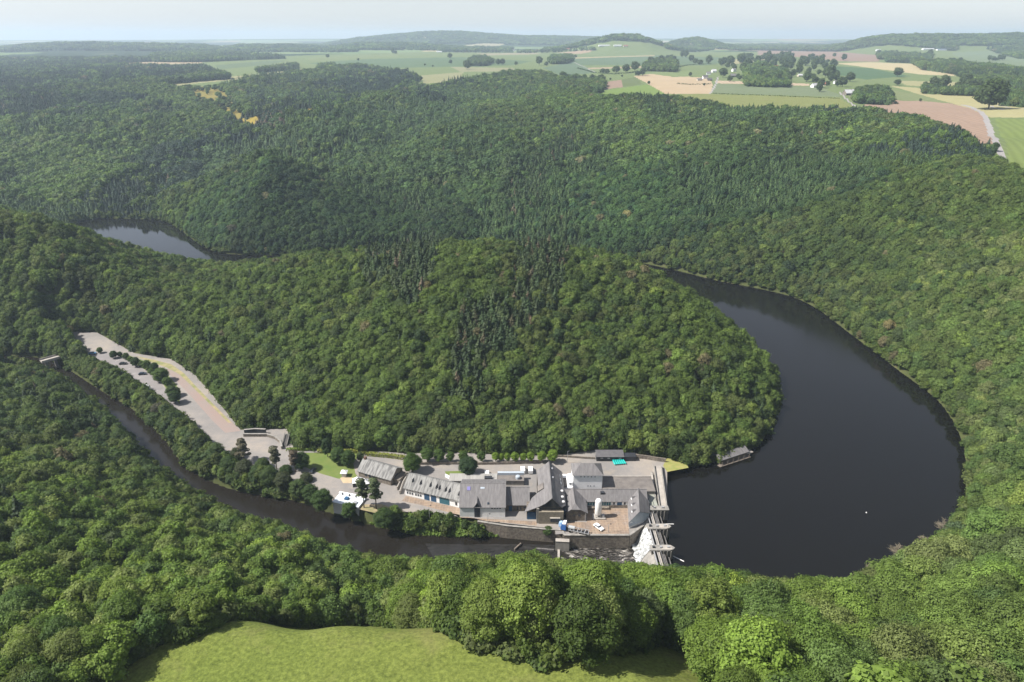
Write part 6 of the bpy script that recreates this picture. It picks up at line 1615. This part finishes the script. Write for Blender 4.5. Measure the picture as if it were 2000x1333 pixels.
for x, y, R_, H_, c_ in [(223,700,2.0,5,0),(266,716,2.4,6.0,0),(288,722,2.4,6.0,1),(303,725,2.2,5.5,0),(316,745,4.0,8,1),(343,788,3.0,7.5,0),(338,775,3.0,6.5,2),(247,702,1.8,4.2,2),(196,690,1.6,4,1),(256,708,1.7,3.8,1),(277,717,1.8,4,2),(296,731,1.7,3.6,1),(327,753,2.2,5,1),(347,772,2.0,4.6,1),(235,697,1.5,3.4,0),(310,733,2.0,4.4,0)]:
    gt(x, y, R_, H_, [(.045,.08,.026),(.085,.135,.03),(.065,.10,.03)][c_], 'small tree on the grass strips of the car park', 'small trees on the car park strips', ms=NEAR[RS.choice([0, 3])], name='car_park_tree')
# pines
def pinetree(px, py, H, R_, col, label, z=0, seed=0):
    p = W(px, py, z)
    cm = pine_mesh('pine_crown', 700 + seed, R_, H, H * .38, 24, 95, .36)
    tm = MB().tube((0, 0, -.5), (.2, 0, H * .55), .26, .18, 8).tube((.2, 0, H * .55), (0, .2, H * .95), .18, .05, 8)
    for k in range(12):
        a_ = k * 2.4; z0 = H * (.38 + .045 * k); q = R_ * (.75 - .04 * k); tm.tube((0, 0, z0), (math.cos(a_) * q, math.sin(a_) * q, z0 + .4), .07, .03, 5)
    me = bpy.data.meshes.new('pine_trunk'); me.from_pydata(tm.v, [], tm.f); me.materials.append(M_BARK); me.update()
    return tree('pine_tree', (p[0], p[1], z), (cm, me, R_, H), 1, 1, 0, col, label, 'pine')
pinetree(711, 992, 14.5, 2.5, (.085, .105, .045), 'slender pine left of the pair beside the white pavilion', seed=1)
pinetree(735, 994, 15.0, 2.9, (.075, .100, .040), 'taller pine right of the pair casting a long shadow on the road', seed=2)
pinetree(478, 905, 13, 2.8, (.105, .095, .060), 'brownish open pine at the left of the forecourt loop', -1, 3)
pinetree(541, 920, 13, 2.5, (.095, .095, .055), 'brownish pine in the middle below the curved terrace wall', -1, 4)
pinetree(578, 925, 12, 2.3, (.120, .095, .065), 'reddish thin pine right of the forecourt loop', -1, 5)
# riverside trees between plant road and river
for x, y, R_, H_, c_ in [(400,880,3.5,8,0),(425,900,3.8,9,1),(450,925,3.6,9,0),(480,935,3.8,9.5,2),(505,945,3.6,9,0),(530,950,3.9,10,1),(556,958,3.6,9,2),(585,970,3.4,8.5,1),(608,978,3.2,8,0),(370,855,3.4,8,1),(350,830,3.2,7.5,0),(465,905,3.0,8,2),(515,925,3.0,8,1),(560,935,2.8,7,0),(600,950,2.8,7,2)]:
    gt(x, y, R_, H_, [(.055,.095,.026),(.075,.115,.035),(.070,.085,.04)][c_], 'riverside tree between the plant road and the river', 'riverside trees along the plant road', z=-3)
# hedges
M_HEDGE = leaf_mat('hedge_leaf', .3, .2)
def hedge(P, w_, h_, col, label, z=0):
    rs = np.random.RandomState(5); V = []; Nn = []
    P = [Vector(W(a_, b_, z)) for a_, b_ in P]
    for p, q in zip(P[:-1], P[1:]):
        L = (q - p).length; d = (q - p).normalized(); n = Vector((-d.y, d.x, 0)); m_ = int(L * (w_ + 2 * h_) * 9)
        for k in range(m_):
            t = rs.rand() * L; u = rs.rand() * (w_ + 2 * h_)
            if u < h_: o, nn = n * (-w_/2) + Vector((0, 0, u)), -n
            elif u < h_ + w_: o, nn = n * (u - h_ - w_/2) + Vector((0, 0, h_)), Vector((0, 0, 1))
            else: o, nn = n * (w_/2) + Vector((0, 0, u - h_ - w_)), n
            V.append(p + d * t + o); Nn.append(nn)
    V = np.array([v[:] for v in V]); Nn = np.array([v[:] for v in Nn]) + unit(len(V), rs) * .5; Nn /= np.linalg.norm(Nn, axis=1)[:, None]
    QV, QF_ = quads(V, Nn, .22 + .15 * rs.rand(len(V)), rs)
    o = bpy.data.objects.new('hedge', npmesh('hedge', QV, QF_, [M_HEDGE])); link(o); o['tcol'] = list(col); tag(o, label, 'hedge')
hedge([(620,884),(700,884),(715,889),(760,893),(790,897)], 2.0, 1.5, (.18, .20, .035), 'long clipped yellow green hedge above the stone barn')
hedge([(560,880),(590,880),(612,880)], 1.4, 1.2, (.13, .19, .03), 'short bright green hedge beside the forecourt loop')
def hedge_far(P, w_, h_, col, label):
    Q = G(P); rs = np.random.RandomState(9); V = []
    for p, q in zip(Q[:-1], Q[1:]):
        L = np.linalg.norm(q - p); m_ = int(L * 2.2); t = rs.rand(m_, 1)
        V.append(p + (q - p) * t + np.stack([rs.normal(size=m_) * w_ * .3, rs.normal(size=m_) * w_ * .3, rs.rand(m_) * h_], 1))
    V = np.concatenate(V); Nn = unit(len(V), rs) + [0, 0, .6]; Nn /= np.linalg.norm(Nn, axis=1)[:, None]
    QV, QF_ = quads(V, Nn, .7 + .5 * rs.rand(len(V)), rs); o = bpy.data.objects.new('hedge', npmesh('hedge', QV, QF_, [M_HEDGE])); link(o); o['tcol'] = list(col); tag(o, label, 'hedge')
hedge_far([(1322,164),(1345,166),(1370,166),(1388,165)], 3, 2.2, (.07, .09, .03), 'dark garden hedge below the left village houses')
hedge_far([(1128,134),(1160,143),(1200,146),(1262,140),(1300,136)], 4, 3, (.05, .08, .03), 'long field hedge running under the round trees')
hedge_far([(1300,137),(1345,128),(1390,125)], 4, 3, (.05, .08, .03), 'field hedge running from the grove towards the village')
hedge_far([(1390,183),(1500,187),(1640,193)], 2.0, .8, (.09, .12, .04), 'thin grassy hedge line between grey crop and yellow meadow')
hedge_far([(1718,196),(1745,200),(1752,204)], 4, 2.5, (.045, .07, .03), 'short dark hedge at the upper corner of the ploughed field')

# green scrub on the bank below the plant
rs = np.random.RandomState(3); V = []; Cc = []
bankP = [W(a_, b_, -3)[:2] for a_, b_ in [(700,1000),(760,1012),(830,1010),(900,1020),(990,1036),(1065,1046),(1062,1056),(990,1056),(900,1058),(830,1056),(790,1058),(740,1046),(690,1030)]]
bb_ = np.array(bankP); T = rs.rand(5200, 2) * (bb_.max(0) - bb_.min(0)) + bb_.min(0); T = T[inpoly(T[:, 0], T[:, 1], bb_)]
T = T[~inpoly(T[:, 0], T[:, 1], PLAT)]; tz = height(T[:, 0], T[:, 1]); k_ = tz > Z_RIV + .1; T = T[k_]; tz = tz[k_]
d = unit(len(T) * 9, rs); d[:, 2] = np.abs(d[:, 2]); rr_ = np.repeat(.5 + .8 * rs.rand(len(T)) ** 2, 9)
PP = np.repeat(np.stack([T[:, 0], T[:, 1], tz], 1), 9, 0) + d * rr_[:, None] * .9
d = d + unit(len(d), rs) * .4; d /= np.linalg.norm(d, axis=1)[:, None]
QV, QF_ = quads(PP, d, .28 + .2 * rs.rand(len(PP)), rs)
o = bpy.data.objects.new('riverbank_scrub', npmesh('riverbank_scrub', QV, QF_, [M_HEDGE])); link(o); o['tcol'] = [.11, .17, .03]; tag(o, 'bright green scrub covering the river bank below the plant', 'scrub', kind='stuff')

# bare grey trees on the right shore
for i, (x, y, R_, H_, l) in enumerate([(1838,1046,4.0,6.4,'widest bare pinkish grey tree on the right lake shore'), (1800,1070,2.6,5.0,'bare grey tree between the two widest ones on the right lake shore'), (1744,1096,3.4,6.0,'bare reddish grey tree leaning over the right lake shore'),
     (1694,1128,2.2,4.8,'small bare tree at the lower right lake shore'), (1658,1150,2.6,4.5,'low bare tree nearest the camera on the lower lake shore')]):
    p = at(x, y); me_ = twig_mesh('bare_tree', 800 + i, R_, H_, 420, .085)
    o = me_.build('bare_tree', M_DEADWOOD); o.location = (p[0], p[1], max(p[2], Z_LAKE)); tag(o, l, 'dead tree')
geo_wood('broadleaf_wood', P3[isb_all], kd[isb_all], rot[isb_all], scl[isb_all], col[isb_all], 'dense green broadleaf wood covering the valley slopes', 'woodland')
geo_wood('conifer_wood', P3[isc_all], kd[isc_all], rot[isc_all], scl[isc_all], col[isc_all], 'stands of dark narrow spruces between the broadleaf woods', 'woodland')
# ------------------------------------------------------------ light, air, camera
SUN_EL, SUN_AZ = R(50), math.atan2(-.15, -1.0)      # direction towards the sun, from +x
sd = Vector((math.cos(SUN_EL) * math.cos(SUN_AZ), math.cos(SUN_EL) * math.sin(SUN_AZ), math.sin(SUN_EL)))
sun = bpy.data.lights.new('sun', 'SUN'); sun.energy = 4.5; sun.angle = R(.5); sun.color = (1, .955, .88)
so = bpy.data.objects.new('sun', sun); link(so); so.rotation_euler = sd.to_track_quat('Z', 'Y').to_euler(); so.location = (0, 0, 400)
w = bpy.data.worlds.new('World'); SC.world = w; w.use_nodes = True
nt = w.node_tree; bg = nt.nodes['Background']
sky = nt.nodes.new('ShaderNodeTexSky'); sky.sky_type = 'NISHITA'; sky.sun_disc = False
sky.sun_elevation = SUN_EL; sky.sun_rotation = math.pi / 2 - SUN_AZ
sky.altitude = 400; sky.air_density = 1.0; sky.dust_density = .7; sky.ozone_density = 2.5
hs = N(nt, 'ShaderNodeHueSaturation'); hs.inputs['Saturation'].default_value = .45; hs.inputs['Value'].default_value = .92; nt.links.new(mixc(nt, 1.0, sky.outputs[0], (1.0, .955, .99), 'MULTIPLY'), hs.inputs['Color']); nt.links.new(hs.outputs[0], bg.inputs[0]); bg.inputs[1].default_value = .088

HAZE = True
if HAZE:
    hb = MB().box(-16000, 16000, -400, 23500, -14, 330).build('haze', [])
    hm = bpy.data.materials.new('haze_air'); hm.use_nodes = True
    t = hm.node_tree; t.nodes.remove(t.nodes['Principled BSDF'])
    pv = t.nodes.new('ShaderNodeVolumePrincipled'); pv.inputs['Density'].default_value = HAZE_D
    pv.inputs['Color'].default_value = (.68, .82, 1.0, 1); pv.inputs['Anisotropy'].default_value = .2
    t.links.new(pv.outputs[0], t.nodes['Material Output'].inputs['Volume'])
    hb.data.materials.append(hm); hb['kind'] = 'stuff'

cam = bpy.data.cameras.new('camera'); co = bpy.data.objects.new('camera', cam); link(co)
cam.sensor_width = 36; cam.lens = 36 * FPX / 2000; cam.clip_end = 60000; cam.clip_start = 1
co.location = (0, 0, CAM_Z); co.rotation_euler = (math.pi / 2 - PITCH, 0, 0)
SC.camera = co
SC.view_settings.view_transform = 'Standard'; SC.view_settings.look = 'None'
SC.view_settings.exposure = EXPO; SC.view_settings.gamma = 1
SC.cycles.volume_step_rate = 1; SC.cycles.max_bounces = 6; SC.cycles.volume_bounces = 1
SC.cycles.diffuse_bounces = 2; SC.cycles.glossy_bounces = 2; SC.cycles.transmission_bounces = 3
